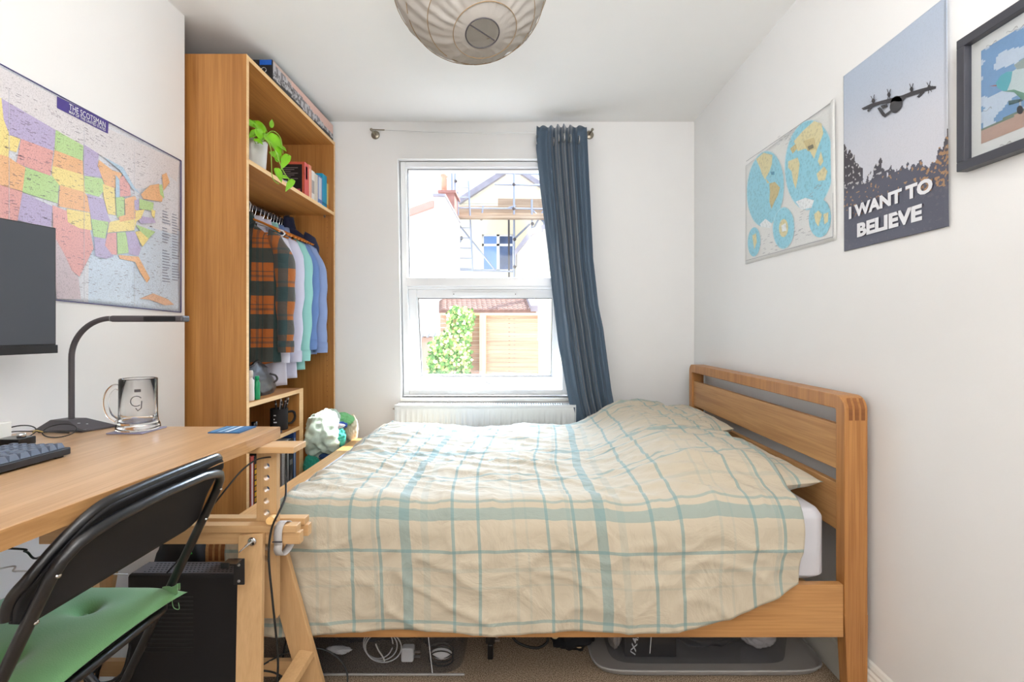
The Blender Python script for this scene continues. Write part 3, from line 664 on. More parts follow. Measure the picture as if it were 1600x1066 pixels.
lf((384,192),(411,200), 2.19, 2.25, .024); lf((399,190),(416,212), 2.25, 2.20, .022); lf((404,206),(387,214), 2.22, 2.18, .018)
lf((424,199),(425,186), 2.24, 2.28, .010, .0); lf((418,210),(441,240), 2.20, 2.17, .033); lf((401,202),(411,222), 2.18, 2.2, .020)
lf((398,218),(411,224), 2.18, 2.17, .014); lf((436,228),(448,237), 2.2, 2.15, .012, .0); lf((424,238),(437,250), 2.15, 2.14, .017); lf((434,252),(431,234), 2.16, 2.14, .014)
lf((450,243),(439,264), 2.18, 2.14, .018); lf((432,264),(441,284), 2.13, 2.12, .016); lf((438,276),(453,278), 2.13, 2.14, .010); lf((458,282),(446,298), 2.16, 2.13, .014); lf((407,196),(420,206), 2.26, 2.3, .016)
def vine(pts, r=.0018): MB().tube(spline(pts, 6), r, 6).build('vine', M['stem'], pl)
vine([at(400,225,2.22), at(396,214,2.2), at(402,204,2.2)]); vine([at(403,224,2.2), at(412,214,2.18), at(419,210,2.18)]); vine([at(404,224,2.22), at(402,208,2.25), at(397,196,2.25)])
vine([at(402,224,2.2), at(415,218,2.16), at(423,232,2.14), at(424,250,2.13), at(426,278,2.12), at(436,288,2.12)]); vine([at(405,222,2.2), at(420,222,2.17), at(430,236,2.15), at(440,262,2.14), at(452,282,2.15)])
vine([at(408,222,2.2), at(424,205,2.2), at(438,215,2.2), at(442,240,2.17)])
# ---------------- hanging clothes ----------------
def hanger(y, kind, label, x=RX, group=None, rz=0):
    t = thing('clothes_hanger', label, 'hanger', (x, y, RZ), rz, group)
    hk = arc((0, 0, .0), .0175, -.35*PI*0, PI*1.25, 12, (1,0,0), (0,0,1))
    pts = [Vector((.004, 0, -.085)), Vector((.004, 0, -.055)), Vector((.012, 0, -.03))]+[Vector((p.x, 0, p.z+.0015)) for p in hk]
    MB().tube(pts, .0019 if kind != 'plastic' else .003, 8).build('hook', M['chrome'] if kind != 'plastic' else M['white'], t, local=True)
    if kind == 'plastic':
        lp = [(-.19,0,-.15),(-.19,0,-.165),(.19,0,-.165),(.2,0,-.155),(.19,0,-.14),(.03,0,-.095),(0,0,-.085),(-.03,0,-.095),(-.18,0,-.138)]
        MB().tube(lp, .0045, 8, closed=True).build('shoulder_bar', M['white'], t, local=True)
    else:
        mb = MB(); pts = [(-.205,.006,-.155),(-.12,.002,-.112),(-.04,0,-.085),(0,0,-.078),(.04,0,-.085),(.12,.002,-.112),(.205,.006,-.155)]
        mb.tube(spline(pts, 5), .011, 10, flat=.55); mb.build('shoulder_bar', M['hangw'], t, local=True)
        MB().tube([(-.19,.004,-.165),(.19,.004,-.165)], .0045, 8).build('trouser_bar', M['hangw'], t, local=True)
    return t
M['hangw'] = plain('orange_varnished_wood', (206, 124, 48), .35, var=.1)
def shirt(name, label, cat, y, mats, top=-.105, length=.72, half=.225, sleeve=.58, dy=.035, rz=0, openf=False, group=None, xo=0, slv=(.04, .02), seed=1, cuff=True, smat=None):
    t = thing(name, label, cat, (RX+xo, y, RZ), rz, group)
    zt = top; zb = top-length
    def body(u, v):   # u around, v down
        g0, g1 = (.0, 1.0) if not openf else (.035, .965)
        a = 2*PI*lerp(g0, g1, u)-PI/2
        z = lerp(zt, zb, v)
        w = table([(0, .075), (.02, .11), (.06, .16), (.10, .205), (.16, .215), (.5, .195), (1, .215)], v)*half/.215
        zz = z-.045*0
        ca, sa = math.cos(a), math.sin(a)
        shoulder = .052*ss(.0, 1, abs(ca)*w/half)*(1-ss(.0, .25, v)*.8)
        d = dy*table([(0, .8), (.1, .9), (.4, 1), (1, 1.15)], v)
        fold = .010*math.sin(ca*w*70+seed+2*v)*ss(.1, .6, v)+.008*noise.noise(Vector((ca*w*14+seed, v*4, sa)))
        hem = .022*math.cos(ca*PI)*ss(.85, 1, v)
        return (ca*w, sa*d*(1-.25*abs(ca))+fold*sa, zz-shoulder-hem)
    nu, nv = 60, 44; mb = MB()
    if openf: mb.grid(body, nu, nv, cu=False)
    else: mb.grid(body, nu, nv, cu=True)
    o = mb.build('body', mats, t, local=True, solid=.0015, fix=False)
    setuv(o, lambda i: (o.data.vertices[i].co.x+.3*(o.data.vertices[i].co.y > 0), o.data.vertices[i].co.z))
    for sg in (-1, 1):
        x0 = sg*half*.86
        def sl(u, v):
            a = 2*PI*u; z = lerp(zt-.058, zt-.058-sleeve, v)
            cx_ = x0+sg*(.0+slv[0]*ss(0, .25, v)+slv[1]*v); r = table([(0, .035), (.12, .062), (.5, .055), (.85, .046), (.93, .042), (1, .043)], v)
            wv = 1+.14*math.sin(v*22+seed+2*math.sin(a))*ss(.2,.5,v)*.6+.1*noise.noise(Vector((a, v*6, seed)))
            return (cx_+math.cos(a)*r*.85*wv, math.sin(a)*r*.62*wv-.02*ss(.3,1,v), z+.02*math.cos(a)*sg*-1*(1-v))
        s2 = MB().grid(sl, 20, 36, cu=True).build('sleeve', smat or mats, t, local=True, solid=.0015, fix=False)
        setuv(s2, lambda i, s2=s2: (s2.data.vertices[i].co.x+.07, s2.data.vertices[i].co.z+.03))
        if cuff:
            zc = zt-.058-sleeve; cxx = x0+sg*(slv[0]+slv[1])
            c_ = MB().lathe([(.040, 0), (.042, .03), (.041, .06), (.037, .06), (.037, 0), (.040, 0)], (0, 0, 0), 20); c_.v = [(cxx+x*.98, y_*.75-.02, zc+z-.02) for x, y_, z in c_.v]
            s3 = c_.build('cuff', smat or mats, t, local=True); setuv(s3, lambda i, s3=s3: (s3.data.vertices[i].co.z, s3.data.vertices[i].co.x))
    def col(u, v):
        a = 2*PI*lerp(.06, .94, u)-PI/2; r = lerp(.058, .072, v)
        return (math.cos(a)*r*1.15, math.sin(a)*r*.62, zt+.012+.018*(1-v)*2-.05*v*(1-.2*abs(math.cos(a))))
    c2 = MB().grid(col, 28, 5).build('collar', mats, t, local=True, solid=.002, fix=False); setuv(c2, lambda i: (c2.data.vertices[i].co.x, c2.data.vertices[i].co.z))
    return t
def cloth(name, rgb, var=.06):
    m = plain(name, rgb, .85, nz=.25, nscale=14, sheen=.1, var=var, vscale=10); return m
fl = (.16)
M['flannel'] = plaid('plaid_flannel', (178, 98, 40), (40, 66, 66), [(.055, .06, .95), (.11, .012, .5), (.135, .006, .7)], [(.055, .075, .92), (.118, .012, .5), (.142, .005, .7)], .16, .17, wrinkle=.3, wsc=12)
M['flanneli'] = plaid('plaid_flannel_sleeve', (170, 100, 48), (44, 78, 84), [(.05, .05, .8), (.12, .012, .5)], [(.055, .075, .85), (.118, .012, .5)], .13, .17, wrinkle=.3, wsc=12)
M['shw'] = cloth('white_shirt_cotton', (216, 216, 232)); M['shw2'] = cloth('pale_lilac_shirt_cotton', (206, 206, 226)); M['mint'] = cloth('mint_shirt_cotton', (150, 208, 202))
M['blue'] = cloth('light_blue_shirt_cotton', (140, 160, 204)); M['navy'] = cloth('navy_jacket_cloth', (34, 40, 70)); M['shblue'] = cloth('mid_blue_shirt_cotton', (104, 134, 190)); M['brown'] = cloth('dark_brown_lining', (56, 38, 30))
fs = shirt('flannel_shirt', 'orange and teal plaid flannel shirt hanging open at the front of the rail', 'shirt', 2.60, M['flannel'], length=.74, half=.215, sleeve=.60, openf=True, slv=(.045, .02), xo=0, smat=M['flanneli'], dy=.05)
# dark inner yoke with a small emblem, front facings, button band
yk = MB().grid(lambda u, v: (lerp(-.085, .075, u)*(1-.25*v*v), .030+.006*math.cos((u-.5)*3), -.108-.012*math.sin(PI*u)*0-.12*v), 14, 10).build('inner_yoke', M['brown'], fs, local=True)
em = MB().lathe([(.0, 0), (.011, 0), (.0115, .0006), (.0, .0006)], (.01, .0250, -.150), 6, axis=(0,-1,0)); em.build('neck_label', M['white'], yk, local=True)
def facing(u, v):
    x = lerp(.028, .066, u)+.050*(1-v)**3; return (x-.03*ss(.1,.3,v), -.050-.012*u*(1-v)-.006*math.sin(v*9), -.125-.70*v+.01*u)
fc = MB().grid(facing, 6, 40).build('front_facing', M['flanneli'], fs, local=True, solid=.001); setuv(fc, lambda i: (fc.data.vertices[i].co.x*2, fc.data.vertices[i].co.z))
def lapel(u, v):
    x = lerp(.03, .085, u)-.04*v*u; return (x, -.058-.02*v*(1-u), -.085-.115*v-.03*u*(1-v))
lp = MB().grid(lapel, 8, 8).build('collar_flap', M['flannel'], fs, local=True, solid=.002); setuv(lp, lambda i: (lp.data.vertices[i].co.x, lp.data.vertices[i].co.z+.03))
hanger(2.60, 'wood', 'orange wooden hanger carrying the plaid flannel shirt, nearest on the rail')
shirt('formal_shirt', 'white shirt with rolled hem hanging just behind the plaid flannel shirt', 'shirt', 2.700, M['shw'], length=.87, half=.20, sleeve=.66, slv=(.01,.0), seed=2)
hanger(2.675, 'plastic', 'white plastic tube hanger poking out behind the flannel shirt collar')
hanger(2.700, 'wood', 'orange wooden hanger inside the white shirt behind the flannel')
shirt('formal_shirt', 'pale lilac white shirt hanging in the middle of the rail', 'shirt', 2.785, M['shw2'], length=.84, half=.215, sleeve=.66, slv=(.015,.01), seed=3)
hanger(2.785, 'wood', 'orange wooden hanger in the pale lilac shirt')
shirt('formal_shirt', 'mint green shirt hanging between the pale lilac and blue shirts', 'shirt', 2.865, M['mint'], length=.80, half=.225, sleeve=.66, slv=(.02,.01), seed=4)
hanger(2.865, 'wood', 'orange wooden hanger in the mint green shirt')
shirt('formal_shirt', 'mid blue shirt hanging just left of the light blue shirt', 'shirt', 2.935, M['shblue'], length=.70, half=.225, sleeve=.60, slv=(.03,.01), seed=5)
shirt('formal_shirt', 'light blue shirt with its long sleeve hanging out at the right end of rail', 'shirt', 3.005, M['blue'], length=.72, half=.235, sleeve=.62, slv=(.03,.035), seed=6)
shirt('jacket', 'dark navy jacket hanging last on the rail against the side panel', 'jacket', 3.065, M['navy'], length=.60, half=.20, sleeve=.52, top=-.03, slv=(.0,.0), seed=7, cuff=False)
for i, y in enumerate((2.735, 2.825, 2.905, 2.935, 2.97, 3.005, 3.035)):
    hanger(y, 'wire' if i % 2 else 'wood', 'slim hanger with a steel hook crowded on the rail among the shirts', group='hangers crowded on the clothes rail')
# ---------------- small shelf unit inside the wardrobe ----------------
su = thing('shelf_unit', 'low oak shelf unit standing inside the wardrobe under the shirts', 'shelf unit', (-1.34, 2.43, .05))
UX0, UX1, UY0, UY1 = -1.60, -1.172, WY0+th+.001, 2.705
uz = .871
MB().box(UX0, UX1, UY0, UY1, uz-.021, uz).build('top_panel', M['paxY'], su); MB().box(UX0, UX1, UY0, UY1-.02, .655, .674).build('shelf', M['paxY'], su); MB().box(UX0, UX1, UY0, UY1-.02, .335, .354).build('shelf', M['paxY'], su)
MB().box(UX0, UX1, UY1-.045, UY1, .05, uz-.021).build('side_panel', M['pax'], su); MB().box(UX0, UX1, UY0, UY0+.018, .05, uz-.021).build('side_panel', M['pax'], su); MB().box(UX0, UX0+.006, UY0, UY1, .05, uz-.02).build('back_panel', M['pax'], su)
for z in (uz-.021, .655): MB().box(UX1-.0002, UX1+.0012, UY0, UY1, z, z+.0195).build('edge_strip', M['paxedge'], su)
MB().box(UX1-.0002, UX1+.0013, UY1-.045, UY1, .05, uz).build('edge_strip', M['paxedge'], su)
# bottles, bag on top
def bottle(label, x, y, z, r, h, neckr, mat, capmat, caph, sx=1):
    t = thing('bottle', label, 'bottle', (x, y, z))
    b = MB().lathe([(.0, 0), (r*.92, 0), (r, .006), (r*1.0, h*.3), (r*.94, h*.5), (r, h*.68), (r*.93, h*.86), (neckr, h*.93), (neckr, h)], (0,0,0), 28); b.v = [(x+a*sx, y+b_, z+c) for a, b_, c in b.v]; b.build('bottle_body', mat, t)
    MB().lathe([(neckr*1.15, h), (neckr*1.15, h+caph*.8), (neckr*.9, h+caph), (0, h+caph)], (x, y, z), 24).build('cap', capmat, t)
    return t
M['bwhite'] = plain('white_bottle_plastic', (226, 222, 216), .35); M['borange'] = plain('orange_cap_plastic', (246, 138, 20), .4); M['bgreen'] = plain('green_bottle_plastic', (16, 150, 96), .35)
bottle('white sunscreen bottle with an orange cap at the left of the shelf unit top', -1.215, 2.178, uz, .019, .115, .013, M['bwhite'], M['borange'], .05, .8)
bottle('small white lotion bottle between the orange-capped bottle and green bottle', -1.195, 2.225, uz, .016, .105, .008, M['bwhite'], M['bwhite'], .03, .9)
bottle('slim green bottle beside the black leather wash bag', -1.190, 2.268, uz, .013, .088, .008, M['bgreen'], M['bgreen'], .018)
bottle('small white dropper bottle in front of the sunscreen bottle', -1.179, 2.165, uz, .006, .028, .004, M['bwhite'], M['bwhite'], .010)
wbg = thing('wash_bag', 'black leather wash bag slumped on top of the shelf unit', 'bag', (-1.28, 2.47, uz))
lea = plain('black_leather', (58, 54, 56), .32, nz=.35, nscale=60, var=.1); 
def wbf(u, v):
    a = 2*PI*u; ca, sa = math.cos(a), math.sin(a); z = .150*v
    w = table([(0, .97), (.12, 1.06), (.5, .98), (.8, .84), (.93, .66), (1, .5)], v); d = table([(0, 1), (.15, 1.08), (.5, .92), (.8, .55), (1, .08)], v)
    q = 1+.10*noise.noise(Vector((ca*2, sa*2, v*3)))+.07*noise.noise(Vector((ca*5, sa*5, v*7)))
    return (-1.285+sa*.062*d*q, 2.440+ca*.135*w*q-.03*v, uz+z+.012*math.sin(ca*3)*v)
MB().grid(wbf, 64, 30, cu=True).add([wbf(i/32, 0) for i in range(32)], [tuple(range(32))]).build('bag_body', lea, wbg)
MB().tube([wbf(.04+.01*i, 1) for i in range(45)], .004, 8).build('zip', M['black'], wbg)
MB().tube(spline([(-1.222, 2.45, uz+.10), (-1.208, 2.475, uz+.09), (-1.204, 2.485, uz+.07), (-1.212, 2.47, uz+.055)], 6), .005, 8).build('strap', lea, wbg)
# middle shelf
mg = thing('pen_mug', 'black mug with white markings holding pens on the middle shelf', 'mug', (-1.235, 2.60, .674))
mc = Vector((-1.238, 2.575, .674))
MB().lathe([(.0, 0), (.040, 0), (.042, .003), (.042, .108), (.039, .108), (.039, .006), (.0, .006)], mc, 36).build('mug_body', M['blackm'], mg)
MB().tube(spline([mc+Vector((.030, .028, .085)), mc+Vector((.052, .046, .084)), mc+Vector((.058, .052, .055)), mc+Vector((.046, .042, .028)), mc+Vector((.028, .028, .026))], 6), .006, 10).build('handle', M['blackm'], mg)
for k, (dz, w) in enumerate(((.075, .012), (.040, .016), (.055, .006))): MB().grid(lambda u, v: mc+Vector((.0426*math.cos(-1.75+u*w/.042), .0426*math.sin(-1.75+u*w/.042), dz+.006*v)), 4, 1).build('mug_marking', M['white'], mg)
for i, (a, b_, hgt, pm) in enumerate(((-.014,-.01,.15,'black'),(-.004,.004,.155,'white'),(.010,-.012,.148,'black'),(.018,.010,.16,'steel'),(.024,-.002,.152,'black'),(.006,.016,.158,'grey'))):
    p = thing('pen', ['black pen leaning left in the mug', 'white pen standing in the mug', 'black pen in the middle of the mug', 'silver pen leaning right in the mug', 'black pen leaning far right in the mug', 'dark grey pen at the back of the mug'][i], 'pen', mc+Vector((a, b_, .02)))
    q0 = mc+Vector((a*.3, b_*.3, .012)); q1 = mc+Vector((a*1.5+.012, b_*2, hgt)); MB().tube([q0, lerp(q0, q1, .8), q1], [.0042, .0046, .004], 8).build('barrel', M[pm], p); MB().tube([lerp(q0, q1, .86), lerp(q0, q1, .9)], .0050, 8).build('ring', M['steel'], p)
pf = thing('perfume_bottle', 'squat black perfume bottle left of the pen mug', 'perfume', (-1.23, 2.33, .674))
MB().box(-1.265, -1.205, 2.315, 2.345, .674, .720).build('flask', M['blackg'], pf, bevel=.008); MB().lathe([(.0, .044), (.010, .044), (.010, .058), (.013, .058), (.013, .084), (0, .084)], (-1.235, 2.33, .674), 20).build('stopper', M['blackg'], pf)
tag(MB().lathe([(.0, 0), (.022, 0), (.024, .003), (.024, .034), (.021, .036), (0, .036)], (-1.20, 2.185, .674), 28).build('cream_jar', plain('pale_blue_jar', (196, 208, 222), .3)), 'small pale blue jar behind the desk corner on the middle shelf', 'jar')
tag(MB().box(-1.29, -1.185, 2.40, 2.50, .674, .684).build('wallet', plain('navy_wallet_leather', (40, 44, 70), .5), bevel=.003), 'flat navy wallet lying between the perfume bottle and mug', 'wallet')
# lower books
def yb(px): return 1.19*F/(CX-px)
LZ = .354
book('red and white book at the left end of the lowest shelf, partly behind wardrobe panel', yb(391), yb(396.5), LZ, .27, .17, (180, 70, 60), -1.19, [(.1, .9, (230, 220, 214), .3, .7)])
book('yellow and black book on the lowest shelf', yb(397), yb(401.5), LZ, .265, .17, (24, 22, 22), -1.19, [(i*.095+.03, i*.095+.1, (224, 172, 40) if i % 2 else (200, 140, 30), .15, .85) for i in range(9)])
book('black book with white title on the lowest shelf next to the yellow one', yb(402), yb(405.5), LZ, .28, .17, (30, 28, 30), -1.19, [(.15, .8, (196, 190, 186), .4, .65)])
book('short thick black book on the lowest shelf behind the trestle', yb(406), yb(413), LZ, .225, .16, (26, 24, 26), -1.19, [(.93, .98, (190, 150, 110), 0, 1)])
book('grey blue book hidden behind the trestle upright', yb(414), yb(426), LZ, .25, .17, (90, 100, 120), -1.19)
book('dull brown book behind the trestle upright', yb(427), yb(440), LZ, .24, .17, (110, 90, 80), -1.19)
book('white book with black lettering right of the trestle upright', yb(445), yb(450.5), LZ, .27, .17, (226, 224, 222), -1.19, [(.12, .85, (40, 38, 40), .3, .75)])
book('charcoal book left of the bright blue spine on the lowest shelf', yb(451), yb(458), LZ, .265, .17, (52, 54, 60), -1.19, [(.5, .6, (130, 130, 130), .2, .8)])
book('blue book at the right end of the lowest shelf', yb(458.5), yb(464.5), LZ, .29, .17, (52, 96, 168), -1.19, [(.1, .9, (160, 190, 226), .15, .4)])
# ---------------- laundry ----------------
def crumple(name, label, cat, c, sc, r, mat, seed, am=.35, parent=None):
    def f(u, v):
        a = 2*PI*u; b = PI*(v-.5); d = Vector((math.cos(a)*math.cos(b), math.sin(a)*math.cos(b), math.sin(b)))
        q = 1+am*.8*noise.noise(d*1.1+Vector((seed, 0, 0)))+am*.5*(1-abs(noise.noise(d*2.2+Vector((0, seed, d.z))))*3)*.4+am*.12*(1-abs(noise.noise(d*5+Vector((0, seed, 2))))*3)
        return Vector(c)+Vector((d.x*sc[0], d.y*sc[1], d.z*sc[2]))*r*q
    return tag(MB().grid(f, 72, 48, cu=True).build(name, mat, parent), label, cat)
crumple('laundry_bag', 'pale mint laundry bag stuffed with clothes between wardrobe and bed foot', 'laundry bag', (-1.095, 2.82, .60), (.78, .95, 1.05), .125, cloth('pale_mint_bag_fabric', (206, 226, 214)), 3)
crumple('crumpled_shirt', 'bright green crumpled top on the right of the laundry bag', 'clothing', (-1.050, 2.905, .665), (.85, .6, .42), .085, cloth('leaf_green_jersey', (130, 206, 140)), 5)
crumple('crumpled_shirt', 'teal crumpled shirt spilling from the front of the laundry bag', 'clothing', (-1.020, 2.79, .585), (.65, .55, .75), .065, cloth('teal_jersey', (70, 190, 176)), 8, .6)
crumple('crumpled_shirt', 'royal blue garment tucked between the white and teal clothes', 'clothing', (-1.015, 2.84, .645), (.6, .5, .32), .055, cloth('royal_blue_jersey', (60, 100, 190)), 9, .6)
crumple('crumpled_shirt', 'lilac white garment folded over the laundry bag', 'clothing', (-1.045, 2.79, .650), (.9, .5, .3), .060, cloth('lilac_white_jersey', (206, 198, 206)), 10, .6)
crumple('crumpled_shirt', 'navy garment under the teal shirt by the laundry bag', 'clothing', (-1.05, 2.80, .495), (.95, .6, .45), .085, cloth('navy_jersey', (40, 70, 120)), 11)
crumple('laundry_bundle', 'cream cloth bundle at the right of the laundry bag against the wall', 'clothing', (-.995, 2.95, .60), (.45, .45, .95), .085, cloth('cream_bag_fabric', (222, 214, 190)), 14)
crumple('crumpled_shirt', 'dark teal sleeve low beside the shelf unit', 'clothing', (-1.125, 2.70, .44), (.5, .35, .75), .085, cloth('dark_teal_jersey', (30, 140, 120)), 12)
crumple('crumpled_shirt', 'white patterned garment lowest beside the shelf unit and bed foot', 'clothing', (-1.06, 2.75, .39), (.8, .9, .85), .09, cloth('white_grey_jersey', (204, 200, 200), .2), 13)
crumple('laundry_bundle', 'brown cloth bundle on the floor under the laundry bag', 'clothing', (-1.07, 2.84, .16), (.75, 1.3, 1.5), .10, cloth('brown_cloth', (110, 84, 66)), 15)
# ---------------- wall prints ----------------
def wallL(px, py, off=0):  # point on the left wall seen at a pixel of the map
    X = XL+off; d = X*F/(px-CX); return Vector((X, d, CZ-(py-CY)*d/F))
def wallR(px, py, off=0):
    X = XR-off; d = X*F/(px-CX); return Vector((X, d, CZ-(py-CY)*d/F))
def polys(mb, lst, conv, side, fn, k0=.0012, dk=.00015):
    for i, (col, pts) in enumerate(lst):
        off = k0+i*dk*.15; v = [fn(*conv(p), off) for p in pts]
        mb.add(v, [tuple(range(len(v)))], 0, False, lin(col))
# US map. polygon corners measured on an enlarged view (scale 2.1333, y origin 60)
mpo = thing('wall_map', 'large coloured political map with a purple title strip on the left wall', 'map', (XL+.002, 1.6, 1.26))
TR, BR = wallL(281, 251), wallL(279, 488); y_r = TR.y; y_l = y_r-.96
zT = lambda y: lerp(1.884, 1.910, (y_r-y)/.96); zB = lambda y: lerp(1.258, 1.290, (y_r-y)/.96)
def mapsurf(u, v, off=.003):
    y = lerp(y_l, y_r, u); z = lerp(zB(y), zT(y), v)
    return (XL+off+.003*abs(math.sin(u*PI*6))**.5*0+.0015*math.sin(v*6+u*9), y, z)
SHEET = (200, 204, 212)
mb = MB(); mb.grid(mapsurf, 48, 30, 0, True, colf=lambda u, v: lin((222, 224, 232)) if v > .42+.2*(u-.5) or u < .55 else lin((208, 222, 238)))
mb.build('map_sheet', M['mapp'], mpo, solid=.0006, soff=-1, fix=False)
cm = lambda p: (p[0]/2.1333, 60+p[1]/2.1333)
PU, PK, GR, YE, ORG = (190, 178, 212), (228, 172, 168), (188, 218, 156), (242, 222, 150), (238, 188, 144)
CAN = (224, 219, 222)
states = [(CAN, [(0,95),(190,195),(360,300),(598,410),(590,480),(560,455),(530,470),(495,500),(440,500),(400,440),(345,395),(280,365),(185,305),(5,200),(-60,170),(-60,60)]),
 (PU, [(5,200),(185,305),(180,375),(65,335),(32,322),(12,270)]), (PK, [(70,335),(178,375),(168,460),(55,415)]), (YE, [(-60,170),(5,200),(12,270),(32,322),(28,400),(-60,370)]), (YE, [(30,322),(68,335),(55,380),(28,372)]),
 (ORG, [(-60,370),(28,395),(52,412),(85,430),(75,510),(-60,470)]), (GR, [(85,430),(198,468),(192,550),(75,512)]), (PK, [(-60,470),(75,512),(58,612),(-60,600)]), (PU, [(75,514),(175,560),(170,640),(60,605)]),
 (GR, [(186,305),(278,358),(276,408),(182,372)]), (ORG, [(182,372),(276,408),(278,455),(175,425)]), (YE, [(175,425),(278,455),(285,520),(250,505),(198,490),(172,455)]), (ORG, [(200,490),(280,512),(302,540),(300,580),(195,560)]),
 (PK, [(175,556),(222,575),(235,620),(300,635),(312,700),(290,745),(265,795),(235,770),(215,720),(195,715),(185,700),(178,660)]), (YE, [(222,568),(300,582),(306,640),(262,632),(226,612)]),
 (PU, [(278,352),(330,385),(325,420),(348,462),(280,458)]), (GR, [(280,458),(340,468),(352,500),(330,528),(284,515)]), (ORG, [(330,405),(375,440),(408,450),(385,500),(350,490),(326,425)]), (PU, [(290,520),(345,535),(360,590),(372,618),(340,612),(304,602)]),
 (YE, [(342,485),(382,500),(386,590),(360,585),(346,530)]), (GR, [(385,525),(415,530),(414,590),(390,598)]), (ORG, [(416,535),(450,525),(466,565),(445,585),(418,590)]), (PK, [(398,470),(412,455),(432,475),(436,525),(400,528)]),
 (GR, [(304,602),(362,612),(350,668),(312,660)]), (YE, [(366,612),(460,592),(448,640),(358,648)]), (ORG, [(395,595),(450,580),(462,600),(400,612)]), (PU, [(314,662),(355,668),(378,728),(350,735),(318,725)]), (PK, [(358,650),(388,648),(390,722),(372,720),(350,690)]), (GR, [(390,648),(418,645),(430,700),(428,715),(392,720)]),
 (PU, [(420,645),(450,645),(470,700),(462,725),(430,720)]), (YE, [(450,645),(480,640),(496,668),(475,695)]), (GR, [(452,620),(518,645),(495,668),(470,645)]), (ORG, [(395,722),(462,728),(500,800),(490,815),(470,785),(450,745),(400,735)]), (PU, [(455,590),(512,600),(520,615),(470,618)]), (PU, [(448,540),(465,535),(462,580),(450,570)]), (YE, [(452,575),(482,570),(470,600),(452,612)]),
 (GR, [(464,535),(512,548),(510,575),(465,568)]), (ORG, [(470,520),(500,490),(530,485),(545,520),(540,545),(478,535)]), (ORG, [(540,455),(555,448),(566,480),(545,508)]), (GR, [(530,490),(540,486),(548,535),(534,520)]), (YE, [(505,570),(518,575),(515,600),(506,590)]),
 ((206, 190, 196), [(175,650),(215,720),(240,775),(262,800),(270,870),(190,868),(178,760)]), ((226, 186, 160), [(465,868),(510,850),(560,870),(580,888),(550,890),(500,872)]), ((180, 205, 226), [(385,455),(398,470),(400,530),(386,530)]), ((180, 205, 226), [(345,395),(400,440),(440,500),(470,520),(450,500),(410,430)])]
mb = MB(); L2 = []
for c, pts in states:
    L2.append((c, pts))
polys(mb, L2, cm, -1, lambda a, b_, o: wallL(a, b_, .0052+o), 0, .0004)
# state outlines
for c, pts in states[1:40]:
    q = [wallL(*cm(p), .0062) for p in pts]; mb.tube(q, .0006, 3, closed=True, col=None) if False else None
mb.build('map_states', M['mapp'], mpo, fix=False)
tb = MB(); ttl = [(190,193),(362,277),(360,318),(190,232)]
tb.add([wallL(*cm(p), .0064) for p in ttl], [(0,1,2,3)], 0, False, lin((76, 62, 140))); tb.build('title_strip', M['print'], mpo, fix=False)
bd = MB(); e = .003
for u0, v0, u1, v1 in ((0,0,1,0),(0,1,1,1),(1,0,1,1)):
    A = Vector(mapsurf(u0, v0, .0045)); B = Vector(mapsurf(u1, v1, .0045)); bd.obox(A, B, .002, .003)
bd.build('map_border', plain('map_border_ink', (70, 66, 120), .4), mpo)
yA, yB_ = wallL(*cm((222,0))).y, wallL(*cm((344,0))).y; zz = wallL(*cm((224,236))).z
text_mb('THE SCOTSMAN', (XL+.0072, wallL(*cm((222,0))).y, wallL(*cm((222,236))).z-.001), (0,1,-.02), (0,0,1), yB_-yA, .019, .0).build('title_lettering', M['white'], mpo)
text_mb('MAP OF THE UNITED STATES', (XL+.0072, wallL(*cm((222,0))).y, wallL(*cm((222,249))).z), (0,1,-.02), (0,0,1), yB_-yA, .009, .005).build('title_lettering', M['white'], mpo)
lg = MB()
for r in range(26):
    yy0 = wallL(252, 330).y; z = wallL(252, 330).z-.011*r
    for q in range(2):
        if random.random() < .85: lg.box(XL+.0045, XL+.0049, yy0+q*.055, yy0+q*.055+.045*random.uniform(.5, 1), z, z+.003, 0, lin((140, 146, 168)))
rl2 = random.Random(5)
for k in range(900):
    px, py = rl2.uniform(2, 278), rl2.uniform(120, 480); A_ = wallL(px, py); 
    if not (zB(A_.y)+.01 < A_.z < zT(A_.y)-.05) or A_.y > y_r-.07: continue
    w_ = rl2.uniform(.004, .014); lg.box(XL+.0066, XL+.0068, A_.y, A_.y+w_, A_.z, A_.z+.0011, 0, lin((128, 116, 130)))
for px_ in (10, 128, 207):
    A_ = wallL(px_, 300); lg.box(XL+.0066, XL+.0069, A_.y, A_.y+.0012, zB(A_.y)+.004, zT(A_.y)-.06, 0, lin((206, 206, 214)))  # pale strips paint the highlights along the map's folds
lg.build('legend_and_fold_highlights', M['print'], mpo)
# ---- world map on the right wall
wmap = thing('wall_map', 'pale blue hemisphere map of the world on the right wall nearest the window', 'map', (XR-.002, 2.1, 1.5))
cq = lambda p: (1140+p[0]/2.539, p[1]/2.539)
def wmf(u, v, off=.002):
    y = lerp(1.742, 2.443, u); zt = lerp(1.992, 1.985, u); zb = lerp(1.499, 1.505, u); return (XR-off-.001-.0004*math.sin(u*8+v*3)-.006*(u < .03)*v, y, lerp(zb, zt, v))
MB().grid(wmf, 40, 20, 0, True, colf=lambda u, v: lin((226, 226, 224))).build('map_sheet', M['print'], wmap, solid=.0005, fix=False)
wm = MB(); WB = lambda pts, c, o: wm.add([wallR(*cq(p), o) for p in pts], [tuple(range(len(pts)))], 0, False, lin(c))
def ell(cx_, cy_, rx, ry_, tl=0, n=36): return [(cx_+rx*math.cos(t)*math.cos(tl)-ry_*math.sin(t)*math.sin(tl), cy_+rx*math.cos(t)*math.sin(tl)+ry_*math.sin(t)*math.cos(tl)) for t in [2*PI*i/n for i in range(n)]]
